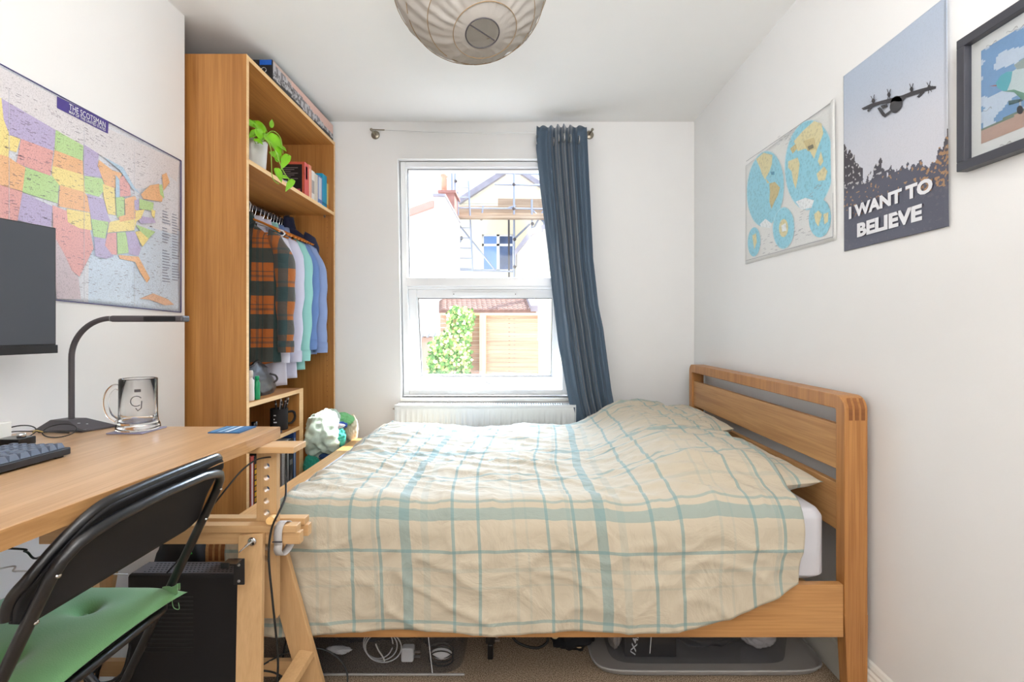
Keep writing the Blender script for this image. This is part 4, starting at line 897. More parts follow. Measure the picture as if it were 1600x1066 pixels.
OC, OC2, LD, LD2, ICE = (150, 208, 226), (178, 222, 236), (222, 212, 168), (206, 190, 140), (232, 236, 238)
for i, (pts, c) in enumerate([
 (ell(142,750,74,152,.06), (196, 222, 230)), (ell(142,750,72,149,.06), OC), (ell(316,655,98,180,.05), (196, 222, 230)), (ell(316,655,95,177,.05), OC), (ell(214,905,43,83,.03), OC2), (ell(214,905,40,79,.03), OC), (ell(214,905,18,36,.03), LD), (ell(97,960,25,58,.03), OC), (ell(358,866,44,76,.03), OC),
 ([(105,632),(135,606),(170,615),(168,650),(158,680),(140,712),(128,690),(120,665)], LD), ([(158,728),(180,722),(200,745),(192,775),(178,800),(166,830),(158,800),(160,760)], LD2), ([(140,705),(158,725),(150,728)], LD), ([(120,890),(142,868),(168,888),(160,905),(125,900)], ICE),
 ([(255,560),(290,520),(335,480),(365,490),(372,530),(350,585),(335,630),(318,600),(300,590),(270,600)], LD), ([(292,560),(335,545),(345,590),(310,600)], LD2), ([(232,640),(270,625),(278,650),(272,700),(262,750),(252,720),(246,680),(232,665)], LD), ([(345,690),(375,660),(388,680),(378,715),(352,718)], LD), ([(262,800),(300,785),(335,795),(325,825),(285,832)], ICE), ([(240,590),(262,570),(268,590),(250,610)], LD2),
 ([(310,582),(330,572),(334,586),(314,596)], (120, 118, 100)), ([(205,895),(222,885),(226,915),(208,920)], ICE), ([(90,935),(105,925),(108,960),(98,990)], LD), ([(335,850),(352,835),(366,850),(352,900),(340,880)], LD), ([(372,850),(392,842),(390,880),(376,890)], LD), ([(162,682),(178,680),(178,694),(166,694)], (90, 150, 180)), ([(350,640),(362,600),(372,640),(360,660)], LD)]):
    WB(pts, c, .0052+i*.00004)
wm.build('map_print', printed('printed_world_map', .4, .18, 90), wmap, fix=False)
ln = MB(); e4 = [(66,1034),(66,640),(412,402),(410,940)]
for k in range(4): ln.obox(wallR(*cq(e4[k]), .0055), wallR(*cq(e4[(k+1) % 4]), .0055), .0008, .0016)
for i in range(70):
    px, py = random.choice([(130,950),(255,930),(300,860),(215,560),(280,915),(150,985),(215,545),(330,760)]); px += random.uniform(-25, 35); py += random.uniform(-25, 25)
    A = wallR(*cq((px, py)), .0056); ln.box(A.x, A.x+.0003, A.y-.018, A.y, A.z, A.z+.0012)
ln.build('map_linework', plain('map_grey_ink', (150, 150, 158), .5), wmap)
# ---- big poster
ps = thing('poster', 'tall poster of a propeller plane over dark trees with bold white capitals', 'poster', (XR-.002, 1.49, 1.45))
PY0, PY1, PZ0, PZ1 = 1.281, 1.700, 1.452, 2.046
def pcol(u, v):   # u from near (right in photo) to far, v upwards
    x = 1-u; y = v
    tl = .37+.06*math.sin(x*7)+.08*noise.noise(Vector((x*4, 1, 2)))+.035*noise.noise(Vector((x*16, 1, 2)))
    if x < .36: tl = max(tl, .62-.95*x-.02*noise.noise(Vector((x*30, 3, y*20)))*2)
    if .22 < x < .34: tl = min(tl, .36)
    tl += .05*noise.noise(Vector((x*30, y*30, 4)))
    if y < tl:
        g = noise.noise(Vector((x*40, y*60, 8)))
        fade = ss(.30, .42, y)
        if fade > .2 and g > .34: return lin((190, 186, 186))
        if (x > .78 and .15 < y < .42 and g > .1) or (g > .42): return lin((170, 132, 96)) if y > .18 else lin((96, 92, 104))
        c = (lerp(84, 66, fade), lerp(84, 60, fade), lerp(98, 66, fade)); return lin(c)
    t = y; return lin((lerp(206, 178, ss(.4, 1, t)), lerp(206, 190, ss(.4, 1, t)), lerp(214, 208, ss(.4, 1, t))))
def psf(u, v): return (XR-.004-.0012*math.sin(u*5+v*2)-.005*(1-ss(0, .04, u))*(.3+.7*v), lerp(PY0, PY1, u), lerp(PZ0, PZ1, v))
MB().grid(psf, 130, 190, 0, True, colf=pcol).build('poster_sheet', M['print'], ps, solid=.0005, fix=False)
ac = MB(); AP = lambda pts, o=.0068: ac.add([wallR(*cq(p), o) for p in pts], [tuple(range(len(pts)))], 0)
AP([(523,430),(560,412),(600,400),(640,390),(660,384),(685,378),(720,364),(760,352),(800,342),(820,342),(818,352),(780,362),(740,376),(700,388),(690,400),(640,408),(600,414),(560,428),(530,436)])
AP(ell(662,412,24,32,.2)); AP(ell(655,425,20,24,.0), .0069); AP([(586,430),(596,424),(618,452),(640,436),(640,414),(648,416),(650,440),(616,466),(606,460)]); AP([(598,420),(625,412),(628,424),(608,432)], .0069); AP([(742,384),(765,362),(775,366),(752,388)], .0069); AP([(545,440),(560,420),(566,426),(552,444)], .0069)
for cx_, cy_ in ((570,400),(632,376),(722,354),(792,346)):
    for k in range(3):
        a = .5+k*PI/3*1.0+cx_; r = 26; AP([(cx_-r*.55*math.cos(a)-1.5, cy_-r*math.sin(a)), (cx_-r*.55*math.cos(a)+1.5, cy_-r*math.sin(a)), (cx_+r*.55*math.cos(a)+1.5, cy_+r*math.sin(a)), (cx_+r*.55*math.cos(a)-1.5, cy_+r*math.sin(a))], .00695)
    AP(ell(cx_, cy_, 7, 9), .0070)
ac.build('aircraft_print', plain('poster_dark_ink', (62, 60, 64), .5), ps, fix=False)
wt = plain('poster_white_ink', (232, 232, 236), .5)
text_mb('I WANT TO', (XR-.0075, 1.668, 1.5535), (0,-1,0), (0,0,1), .339, .041, .05).build('lettering', wt, ps); text_mb('BELIEVE', (XR-.0075, 1.627, 1.486), (0,-1,0), (0,0,1), .263, .045, .05).build('lettering', wt, ps)
# ---- framed photograph
fm = thing('picture_frame', 'dark framed photograph of a white jet nose at the right edge of the wall', 'picture', (XR, 1.02, 1.735))
FY_1, FZ0, FZ1 = 1.234, 1.575, 1.897; FY_0 = FY_1-.43
fq = MB(); w = .022
fq.box(XR-.028, XR, FY_0, FY_1, FZ0, FZ0+w).box(XR-.028, XR, FY_0, FY_1, FZ1-w, FZ1).box(XR-.028, XR, FY_0, FY_0+w, FZ0+w, FZ1-w).box(XR-.028, XR, FY_1-w, FY_1, FZ0+w, FZ1-w)
fq.build('frame', plain('charcoal_frame', (64, 64, 72), .35, nz=.1, nscale=200), fm, bevel=.0015)
MB().box(XR-.010, XR-.004, FY_0+w, FY_1-w, FZ0+w, FZ1-w).build('mount', plain('cream_mount', (226, 222, 212), .8), fm)
def pc2(u, v):
    x = 1-u
    if v < .16+.10*x*.6: return lin((190, 156, 136)) if v < .13+.08*x else lin((120, 134, 112))
    n_ = noise.noise(Vector((x*4, v*6, 3))); return lin((196, 206, 214)) if n_ > .02 else lin((120, 156, 190))
iy0, iy1, iz0, iz1 = FY_0+.065, FY_1-.048, FZ0+.052, FZ1-.05
MB().grid(lambda u, v: (XR-.0108, lerp(iy0, iy1, u), lerp(iz0, iz1, v)), 60, 50, 0, False, colf=pc2).build('photo_print', M['print'], fm, fix=False)
jp = MB(); 
def JP(pts, c, o): jp.add([wallR(*cq(p), o) for p in pts], [tuple(range(len(pts)))], 0, False, lin(c))
JP([(1030,342),(1062,336),(1062,342)], (170, 90, 70), .0110); JP([(1056,330),(1075,300),(1100,285),(1125,282),(1168,250),(1220,215),(1260,215),(1260,420),(1200,405),(1160,395),(1128,362),(1085,362),(1062,348)], (196, 206, 200), .0111)
JP([(1056,330),(1075,300),(1100,285),(1122,283),(1116,322),(1100,362),(1085,362),(1062,348)], (86, 170, 176), .0113); JP([(1085,362),(1128,355),(1200,380),(1260,395),(1260,420),(1200,405),(1160,395),(1128,366)], (110, 150, 124), .0114)
JP([(1105,400),(1160,392),(1165,400),(1108,418)], (70, 100, 100), .0114); JP([(1148,395),(1156,395),(1158,430),(1150,430)], (180, 184, 186), .0114); JP(ell(1152,436,13,17), (46, 44, 46), .0115); JP(ell(1190,432,10,16), (46, 44, 46), .0115); JP([(1128,258),(1165,232),(1190,230),(1180,268),(1140,276)], (150, 160, 150), .0114)
jp.build('aircraft_print', M['print'], fm, fix=False)
sg = MB()
for (px, py) in ((1030,180),(1110,125),(1010,440),(1085,575),(1140,118)):
    A = wallR(*cq((px, py)), .0108); sg.tube([A+Vector((0, .012*math.cos(t)*.6-.02*t/6, .003*math.sin(t*3))) for t in [i*.4 for i in range(14)]], .0004, 4)
sg.build('signature', plain('pencil_ink', (150, 140, 130), .6), fm)
MB().box(XR-.0165, XR-.0150, FY_0+w, FY_1-w, FZ0+w, FZ1-w).build('glazing', M['glassw'], fm)
# ---------------- paper lantern ----------------
ln_ = thing('paper_lantern', 'crinkled white paper globe lantern hanging from the ceiling', 'lamp shade', (-.14, 1.38, 2.15))
R0 = .216; LC = Vector((-.139, 1.375, 2.158)); ax = Vector((.19, -.31, -.93)).normalized(); Rm = Vector((0,0,-1)).rotation_difference(ax).to_matrix()
def lan(u, v):
    a = 2*PI*u; b = lerp(math.radians(11.8), math.radians(166), v)     # from lower hole
    rib = abs(math.sin(b*13)); r = R0*(1-.010*(1-rib)**0*(math.sin(b*13)**2))
    r += .0045*noise.noise(Vector((math.cos(a)*5, math.sin(a)*5, b*2.5)))*1.2*ss(.2,.6,b)+.002*math.sin(a*26+3*math.sin(b*3))*ss(.2,.7,b)
    d = Vector((math.sin(b)*math.cos(a), math.sin(b)*math.sin(a), -math.cos(b)))
    return LC+Rm@(d*r)
MB().grid(lan, 160, 110, cu=True).build('paper_shade', M['paper'], ln_, fix=False)
rbm = plain('bamboo_rib', (150, 122, 84), .6)
for i, b in enumerate((.206, .40, .72, 1.0, 1.3, 1.6, 1.9, 2.2, 2.5, 2.8)):
    w_ = .05 if i else 0; pts = [LC+Rm@(Vector((math.sin(b+w_*math.sin(t+i))*math.cos(t), math.sin(b+w_*math.sin(t+i))*math.sin(t), -math.cos(b+w_*math.sin(t+i))))*(R0+(.0018 if i else 0))) for t in [2*PI*k/60 for k in range(60)]]
    MB().tube(pts, .0010 if i else .0018, 5, closed=True).build('rib', rbm if i else M['grey'], ln_)
hc = LC+Rm@Vector((0, 0, -R0*.965)); 
MB().tube([hc+Rm@Vector((-.030, -.03, 0)), hc+Rm@Vector((.030, .03, 0))], .0018, 6).build('wire_support', M['grey'], ln_)
MB().tube([LC+Rm@Vector((0, -.05, -R0*.9)), LC+Rm@Vector((0, .04, R0*.9))], .0016, 6).build('wire_support', M['grey'], ln_)
tp = LC+Rm@Vector((0, 0, R0*.95)); 
fit = MB().tube([tp+Vector((0, 0, -.06)), tp+Vector((0, 0, .02))], .016, 16); fit.build('lamp_holder', M['white'], ln_)
MB().tube([tp+Vector((0, 0, .02)), (tp.x, tp.y, ZC-.02)], .003, 8).build('flex', M['cablew'], ln_); MB().lathe([(.0, 0), (.04, 0), (.035, -.02), (0, -.025)], (tp.x, tp.y, ZC), 24).build('ceiling_rose', M['white'], ln_)
# ---------------- desk ----------------
DZ = .90
dk = MB(); fe = [(-.713, 1.49), (-.710, 1.30), (-.722, 1.10), (-.742, .85), (-.752, .70), (-.755, .1)]
dk.prism([(-1.402, .1), (-1.402, 1.49)]+fe, lambda p: (p[0], p[1], DZ-.033), lambda p: (p[0], p[1], DZ))
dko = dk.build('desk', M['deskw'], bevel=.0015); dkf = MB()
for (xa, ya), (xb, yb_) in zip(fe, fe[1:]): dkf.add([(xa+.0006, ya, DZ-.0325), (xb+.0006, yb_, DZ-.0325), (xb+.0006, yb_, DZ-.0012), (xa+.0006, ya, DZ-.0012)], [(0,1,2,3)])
dkf.build('shaded_front', wood('desk_front_shade', (190, 144, 94), (150, 104, 58), 'Y', .35), dko, fix=False)  # darker wood colour stands in for shade on the desk's front face
tag(dko, 'light oak desk top running along the left wall on a trestle', 'desk')
tr = thing('trestle', 'adjustable pale wooden trestle holding up the end of the desk', 'trestle', (-.95, 1.41, 0))
MB().box(-1.31, -.619, 1.37, 1.45, .849, .8665).build('top_plank', M['beechX'], tr, bevel=.002)
def upright(x0, x1):
    # board with a row of round holes: built as strips around each hole
    y0, y1 = 1.404, 1.424; zs = [.806-.0325*i for i in range(9)]; r = .0085; cx = (x0+x1)/2; mb = MB(); n = 20
    zt = .849; zb = zs[-1]-.016
    def cell(z0, z1, zc):
        hx_ = (x1-x0)/2; hz = (z1-z0)/2; ca = math.atan2(hz, hx_)
        an = sorted([2*PI*k/20+.01 for k in range(20)]+[ca, PI-ca, PI+ca, 2*PI-ca]); n = len(an); sq = []
        for a in an:
            c_, s_ = math.cos(a), math.sin(a); t = min(hx_/max(1e-9, abs(c_)), hz/max(1e-9, abs(s_))); sq.append((cx+c_*t, zc+s_*t))
        cir = [(cx+r*math.cos(a), zc+r*math.sin(a)) for a in an]
        vs = [(x, y0, z) for x, z in sq]+[(x, y0, z) for x, z in cir]+[(x, y1, z) for x, z in sq]+[(x, y1, z) for x, z in cir]; fs = []
        for k in range(n):
            q = (k+1) % n; fs += [(k, q, n+q, n+k), (2*n+k, 3*n+k, 3*n+q, 2*n+q), (n+k, n+q, 3*n+q, 3*n+k)]
            if not (abs(sq[k][1]-sq[q][1]) < 1e-7 and abs(abs(sq[k][1]-zc)-hz) < 1e-6): fs.append((k, 2*n+k, 2*n+q, q))
        mb.add(vs, fs)
    for i, zc in enumerate(zs): cell(zc-.01625, zc+.01625, zc)
    mb.box(x0, x1, y0, y1, zs[0]+.01625, zt); mb.box(x0, x1, y0, y1, .38, zb)
    return mb
upright(-.738, -.682).build('upright', M['beech'], tr); upright(-1.25, -1.194).build('upright', M['beech'], tr)
for y0, nm in ((1.372, 'beam'), (1.426, 'beam')):
    b_ = MB().box(-1.32, -.604, y0+.003, y0+.027, .599, .632).build(nm, M['beechX'], tr, bevel=.002)
    MB().box(-1.32, -.612, y0-.002, y0+.030, .632, .652).build('cap_board', M['beechX'], b_, bevel=.002)
for sx, xt in ((1, -.731), (-1, -1.20)):
    MB().obox((xt, 1.366, .632), (xt+.054*(1 if sx > 0 else -1), 1.246, .0), .066, .016, up=(0,1,0)).build('leg', M['beech'], tr, bevel=.002)
    xr_ = xt-.011 if sx > 0 else xt+.011
    MB().obox((xr_, 1.466, .632), (xr_+.147*(1 if sx > 0 else -1), 1.515, .0), .070, .018, up=(0,1,0)).build('leg', M['beech'], tr, bevel=.002)
MB().box(-1.29, -.625, 1.500, 1.518, .15, .195).build('stretcher', M['beechX'], tr)
MB().obox((-.632, 1.488, .23), (-.690, 1.275, .13), .045, .018).build('stretcher', M['beech'], tr); MB().obox((-1.32, 1.488, .23), (-1.25, 1.275, .13), .045, .018).build('stretcher', M['beech'], tr)
MB().tube([at(422,814,1.345), at(430,806,1.44)], .0105, 14).build('peg', wood('peg_birch', (236, 190, 120), (220, 166, 96), 'Y'), tr, bevel=.001)
bo = MB(); c_ = at(394.5, 846, 1.352); bo.lathe([(.0, 0), (.011, 0), (.012, .003), (.009, .005), (0, .005)], c_, 20, axis=(0,-1,0)).tube([c_+Vector((0,-.003,0)), c_+Vector((-.008,-.020,-.006))], .004, 8).obox(c_+Vector((-.002,-.018,0)), c_+Vector((-.022,-.024,-.018)), .009, .002)
bo.build('wing_nut', M['chrome'], tr)
hk = MB(); p0 = at(380, 864, 1.335); x0, z0 = p0.x, p0.z
hk.box(x0-.006, x0+.022, 1.300, 1.304, z0-.068, z0+.0); hk.box(x0-.022, x0+.018, 1.272, 1.306, z0-.006, z0-.001); hk.box(x0-.022, x0+.0, 1.270, 1.274, z0-.012, z0+.003)
hkt = thing('clamp_hook', 'black screw-on hook fixed to the front leg of the trestle', 'hook', (x0, 1.31, z0)); hk.build('hook_plate', M['blackg'], hkt, bevel=.0015)
MB().lathe([(0, 0), (.004, 0), (.003, .002), (0, .002)], (x0+.008, 1.300, z0-.016), 12, axis=(0,-1,0)).build('screw', M['steel'], hkt); MB().lathe([(0, 0), (.004, 0), (.003, .002), (0, .002)], (x0+.008, 1.300, z0-.058), 12, axis=(0,-1,0)).build('screw', M['steel'], hkt)
wsx = at(438, 815, 1.37).x
wst = thing('watch_strap', 'pale grey woven watch strap looped over the trestle beam', 'strap', (wsx, 1.39, .60))
lp_ = [(0, -.006+1.372, .60), (.0, 1.363, .63), (.002, 1.368, .652), (.006, 1.385, .660), (.012, 1.402, .650), (.016, 1.412, .62), (.014, 1.41, .588), (.008, 1.395, .570), (.002, 1.376, .568), (-.001, 1.365, .585)]
sp = spline([(wsx-.004+a, b_, c) for a, b_, c in lp_]+[(wsx-.004, 1.366, .60)], 6)
def strap(u, v):
    k = u*(len(sp)-1); i = min(int(k), len(sp)-2); p = sp[i].lerp(sp[i+1], k-i); return (p.x+(v-.5)*.022, p.y, p.z)
MB().grid(strap, 60, 2).build('band', plain('grey_woven_strap', (196, 192, 190), .9, nz=.5, nscale=600), wst, solid=.002)
MB().box(wsx-.017, wsx+.009, 1.3595, 1.3625, .610, .613).build('keeper', M['grey'], wst)
# desk items
lm = thing('desk_lamp', 'dark grey curved desk lamp with a flat head on the desk', 'lamp', (-1.29, 1.44, DZ))
bp_ = [(-1.372, 1.418), (-1.222, 1.398), (-1.190, 1.482), (-1.336, 1.486)]; tp_ = [(-1.342, 1.432), (-1.285, 1.424), (-1.27, 1.468), (-1.328, 1.472)]
lb = MB(); vs = [(x, y, DZ+.0005) for x, y in bp_]+[(x, y, DZ+.006) for x, y in bp_]+[(x, y, DZ+.030) for x, y in tp_]
lb.add(vs, [(3,2,1,0)]+[(i, (i+1) % 4, 4+(i+1) % 4, 4+i) for i in range(4)]+[(4+i, 4+(i+1) % 4, 8+(i+1) % 4, 8+i) for i in range(4)]+[(8,9,10,11)])
lbo = lb.build('lamp_base', M['grey'], lm, bevel=.0015)
for k in range(3): MB().box(-1.258+k*.012, -1.252+k*.012, 1.425+k*.012, 1.428+k*.012, DZ+.0215-k*.0042, DZ+.0222-k*.0042).build('touch_mark', M['white'], lbo)
MB().tube([(-1.297, 1.45, DZ+.027)]+[(-1.297, 1.45, z) for z in (1.0, 1.06, 1.10)]+arc((-1.182, 1.45, 1.105), .115, PI, PI*.53, 14, (1,0,0), (0,0,1))+[(-1.172, 1.45, 1.2205)], .0075, 12).build('gooseneck', M['grey'], lm)
hd_ = MB(); hd_.box(-1.175, -.965, 1.433, 1.467, 1.210, 1.228); hd_.build('lamp_head', M['grey'], lm, bevel=.005)
MB().box(-1.178, -1.172, 1.436, 1.464, 1.211, 1.227).build('end_collar', M['steel'], lm, bevel=.002); MB().box(-1.075, -.985, 1.4315, 1.4335, 1.213, 1.225).build('light_strip', M['blackg'], lm)
co = MB().box(-1.137, -1.037, 1.375, 1.474, DZ+.0003, DZ+.004); tag(co.build('coaster', plain('slate_purple_coaster', (130, 126, 150), .5, var=.3, vscale=30), bevel=.006), 'thin square coaster under the glass beer mug', 'coaster')
bm_ = thing('beer_mug', 'clear glass beer mug with a handle standing on a coaster', 'glass', (-1.087, 1.428, DZ+.0045)); bc = Vector((-1.087, 1.428, DZ+.0045))
MB().lathe([(0, 0), (.050, 0), (.053, .004), (.052, .012), (.047, .026), (.0455, .05), (.0452, .143), (.0440, .145), (.0425, .143), (.0425, .05), (.042, .028), (.038, .020), (0, .018)], bc, 56).build('glass_body', M['glass'], bm_)
MB().tube(spline([bc+Vector((-.042, -.012, .118)), bc+Vector((-.056, -.016, .122)), bc+Vector((-.069, -.022, .105)), bc+Vector((-.073, -.024, .075)), bc+Vector((-.066, -.021, .045)), bc+Vector((-.050, -.015, .028))], 7), .0075, 14).build('handle', M['glass'], bm_)
mk = MB(); 
def ong(a, z, r=.0462): return bc+Vector((r*math.cos(a), r*math.sin(a), z))
mk.tube([ong(-1.02+.28*math.cos(t), .085+.014*math.sin(t)) for t in [i*.3+.6 for i in range(17)]], .0012, 6).tube([ong(-.76, .085), ong(-.78, .065), ong(-.95, .058), ong(-1.05, .066)], .0012, 6); mk.grid(lambda u, v: ong(-1.12+.32*u, .110+.008*v), 4, 1)
mk.build('printed_mark', M['grey'], bm_); mk = MB(); mk.tube([ong(-2.15, .095), ong(-1.95, .09), ong(-2.05, .075), ong(-2.0, .068)], .001, 5); mk.build('printed_mark', M['grey'], bm_)
cd_ = MB(); cd_.box(-.866, -.778, 1.390, 1.478, DZ+.0003, DZ+.0035, 0, lin((48, 96, 140))); 
for i in range(4): cd_.box(-.862+.02*i, -.852+.02*i, 1.394, 1.474, DZ+.0035, DZ+.0038, 0, lin([(90, 150, 190), (150, 190, 212), (206, 220, 228), (60, 120, 160)][i]))
tag(cd_.build('drinks_mat', M['cardprint']), 'small blue patterned mat at the far right corner of the desk', 'mat')
gs = thing('spectacles', 'wire-rimmed glasses lying folded between keyboard and lamp', 'glasses', (-1.27, 1.33, DZ))
M['gold'] = plain('thin_gold_frame', (190, 170, 110), .3, .8); 
for c0, nm in (((-1.325, 1.325), 0), ((-1.235, 1.345), 1)):
    pts = [(c0[0]+.044*math.cos(t), c0[1]+.026*math.sin(t)*.6, DZ+.017+.015*math.sin(t)) for t in [2*PI*i/28 for i in range(28)]]
    rm = MB().tube(pts, .0016, 6, closed=True).build('rim', M['black'], gs); MB().add(pts, [tuple(range(28))]).build('lens', M['glassw'], rm)
MB().tube(spline([(-1.288, 1.325, DZ+.015), (-1.28, 1.327, DZ+.021), (-1.272, 1.337, DZ+.015)], 5), .0016, 6).build('bridge', M['gold'], gs)
MB().tube(spline([(-1.197, 1.346, DZ+.014), (-1.20, 1.385, DZ+.012), (-1.27, 1.39, DZ+.006), (-1.33, 1.385, DZ+.004)], 6), .0018, 6).build('temple_arm', M['black'], gs)
MB().tube(spline([(-1.363, 1.325, DZ+.014), (-1.365, 1.36, DZ+.012), (-1.31, 1.375, DZ+.008), (-1.24, 1.378, DZ+.004)], 6), .0018, 6).build('temple_arm', M['black'], gs)
dvc = thing('volume_knob', 'small black box with a shiny dial behind the keyboard', 'controller', (-1.245, 1.25, DZ))
MB().box(-1.285, -1.225, 1.225, 1.27, DZ+.0004, DZ+.020).build('base', M['blackg'], dvc, bevel=.002); MB().lathe([(0, .02), (.009, .02), (.009, .030), (.008, .031), (0, .031)], (-1.238, 1.245, DZ), 24).build('dial', M['chrome'], dvc)
tag(MB().box(-1.335, -1.292, 1.235, 1.275, DZ+.0004, DZ+.055).build('small_box', M['paintw'], bevel=.002), 'small white box at the left edge beside the black dial', 'box')
kb = thing('keyboard', 'black mechanical keyboard with pale grey-blue keycaps on the desk', 'keyboard', (-1.095, .95, DZ))
KX0, KX1, KY0, KY1 = -1.160, -1.028, .72, 1.148
MB().box(KX0, KX1, KY0, KY1, DZ+.004, DZ+.020).build('case', M['black'], kb, bevel=.002)
for x in (KX0+.012, KX1-.012): MB().box(x-.006, x+.006, KY1-.03, KY1-.012, DZ+.0003, DZ+.004).build('foot', M['rubber'], kb)
kc = plain('keycap_blue_grey', (92, 100, 116), .45)
for r in range(6):
    y = KY1-.006
    row = {0: [1]*14, 1: [1]*14, 2: [1.0, 1, 1.0, 2]+[1]*11, 3: [1, 1, 1, 1.5]+[1]*10, 4: [1, 1, 1, 2.2]+[1]*9, 5: [1, 1, 1, 1.2, 1.2, 1.2, 1.2]+[6]}[r]
    for w in row:
        L = .0190*w; 
        if y-L < KY0+.003: break
        xa, xb = KX0+.007+r*.0200, KX0+.007+r*.0200+.0182; z0 = DZ+.020; hz = .0115-(.0015*math.sin(r/5*PI))
        g = .0008; vs = [(xa+g, y-L+g, z0), (xb-g, y-L+g, z0), (xb-g, y-g, z0), (xa+g, y-g, z0), (xa+.0035, y-L+.0042, z0+hz), (xb-.0045, y-L+.0042, z0+hz), (xb-.0045, y-.0042, z0+hz), (xa+.0035, y-.0042, z0+hz)]
        MB().add(vs, [(3,2,1,0),(4,5,6,7),(0,1,5,4),(1,2,6,5),(2,3,7,6),(3,0,4,7)]).build('key', kc, kb)
        y -= L
mn = thing('monitor', 'black flat monitor facing the chair at the left edge of the photo', 'monitor', (-1.285, 1.10, DZ))
A = Vector((-1.250, 1.352, 1.292)); dr = Vector((-.16, -1, 0)).normalized(); nr = Vector((1, -.16, 0)).normalized(); E = A+dr*.54
def mbox(u0, u1, n0, n1, z0, z1):
    vs = [A+dr*u+nr*n_+Vector((0,0,z-A.z)) for z in (z0, z1) for n_ in (n0, n1) for u in (u0, u1)]
    return MB().add(vs, [(0,2,3,1),(4,5,7,6),(0,1,5,4),(2,6,7,3),(0,4,6,2),(1,3,7,5)])
mbox(0, .54, -.020, 0, 1.125, 1.462).build('housing', M['blackg'], mn, bevel=.003); mbox(.004, .536, .0003, .0008, 1.150, 1.459).build('screen', M['screen'], mn); mbox(0, .54, .000, .005, 1.125, 1.147).build('lower_bezel', M['black'], mn, bevel=.001)
mbox(.24, .30, -.045, -.02, DZ+.012, 1.30).build('stand', M['black'], mn); mbox(.18, .36, -.055, .10, DZ+.0004, DZ+.012).build('base', M['black'], mn, bevel=.003)
# ---------------- folding chair ----------------
ch = thing('folding_chair', 'black metal folding chair tucked towards the desk in the foreground', 'chair', (-1.05, 1.16, .432))
NYc, FYc = .912, 1.415
bx_ = lambda z: -.83-.48*(.79-z)
pts = [(bx_(-.18), NYc, -.181), (bx_(.3), NYc, .3), (bx_(.68), NYc, .68)]+[(bx_(z), y, z) for y, z in ((NYc+.001, .735), (NYc+.010, .765), (NYc+.030, .786), (NYc+.06, .797), (1.02, .806), (1.16, .812), (1.30, .808), (FYc-.06, .799), (FYc-.03, .789), (FYc-.010, .768), (FYc-.001, .735))]+[(bx_(.68), FYc, .68), (bx_(.3), FYc, .3), (bx_(-.18), FYc, -.181)]
MB().tube(pts, .0115, 14).build('back_frame', M['blackg'], ch)
def bpan(u, v):
    # panel sheet on the front side of the tube; u along y, v up
    y0, y1 = NYc-.012, FYc+.010; a = 2*u-1
    top = .843-.006*a*a-(.10*((.25-u)/.25)**2.2 if u < .25 else 0)-(.035*((u-.9)/.1)**2 if u > .9 else 0)
    bot = .640+(.0 if abs(a) < .78 else .02*((abs(a)-.78)/.22)**2)
    z = lerp(bot, top, v); lip = .014*ss(.86, 1, v)-.010*ss(.90, 1, abs(a))
    return (bx_(z)-.026+.010*(1-a*a)*0-.012*(1-ss(0,.2,1-v))*0-lip*.0-.012*math.sin(PI*v), lerp(y0, y1, u), z)
MB().grid(bpan, 70, 26).build('backrest', M['blackm'], ch, solid=.011, bevel=0)
rimp = [Vector(bpan(0, v/12))for v in range(1, 13)]+[Vector(bpan(u/40, 1)) for u in range(1, 40)]+[Vector(bpan(1, 1-v/12)) for v in range(0, 12)]
MB().tube([p+Vector((-.004, 0, 0)) for p in rimp], .0105, 12).build('backrest_rim', M['blackg'], ch)
for y in (NYc+.003, FYc-.003):
    for z in (.76-.02, .655): 
        MB().lathe([(0, 0), (.006, 0), (.005, .003), (0, .0035)], (bx_(z)+.010, y, z), 14, axis=(1,0,.45)).build('rivet', M['chrome'], ch)
SX0_, SX1_, SY0_, SY1_, SZ_ = -1.375, -.962, .945, 1.385, .432
def rrect(x0, x1, y0, y1, r, z, n=6):
    o = []
    for cx_, cy_, a0 in ((x1-r, y1-r, 0), (x0+r, y1-r, PI/2), (x0+r, y0+r, PI), (x1-r, y0+r, 1.5*PI)):
        o += [(cx_+r*math.cos(a0+PI/2*i/n), cy_+r*math.sin(a0+PI/2*i/n), z) for i in range(n+1)]
    return o
MB().tube(rrect(SX0_, SX1_, SY0_, SY1_, .05, SZ_), .0105, 12, closed=True).build('seat_frame', M['blackg'], ch)
rr_ = rrect(SX0_+.005, SX1_-.005, SY0_+.005, SY1_-.005, .045, 0)
MB().prism([(a, b_) for a, b_, c in rr_], lambda p: (p[0], p[1], SZ_-.004), lambda p: (p[0], p[1], SZ_+.010)).build('seat', M['blackm'], ch)
for y in (NYc+.025, FYc-.022): MB().tube([(-1.365, y, .43), (-1.19, y, .215), (-.86, y, -.181)], .0105, 12).build('rear_leg', M['blackg'], ch)
MB().tube([(-1.10, NYc+.025, .105), (-1.10, FYc-.022, .105)], .008, 10).build('stretcher', M['blackg'], ch); MB().tube([(bx_(.13), NYc, .13), (bx_(.13), FYc, .13)], .008, 10).build('stretcher', M['blackg'], ch)
cs = thing('seat_cushion', 'green tufted cushion tied onto the seat of the folding chair', 'cushion', (-1.16, 1.16, SZ_+.012))
dents = [(-.98-.12, 1.07), (-1.10, 1.27), (-1.27, 1.07), (-1.27, 1.27)]
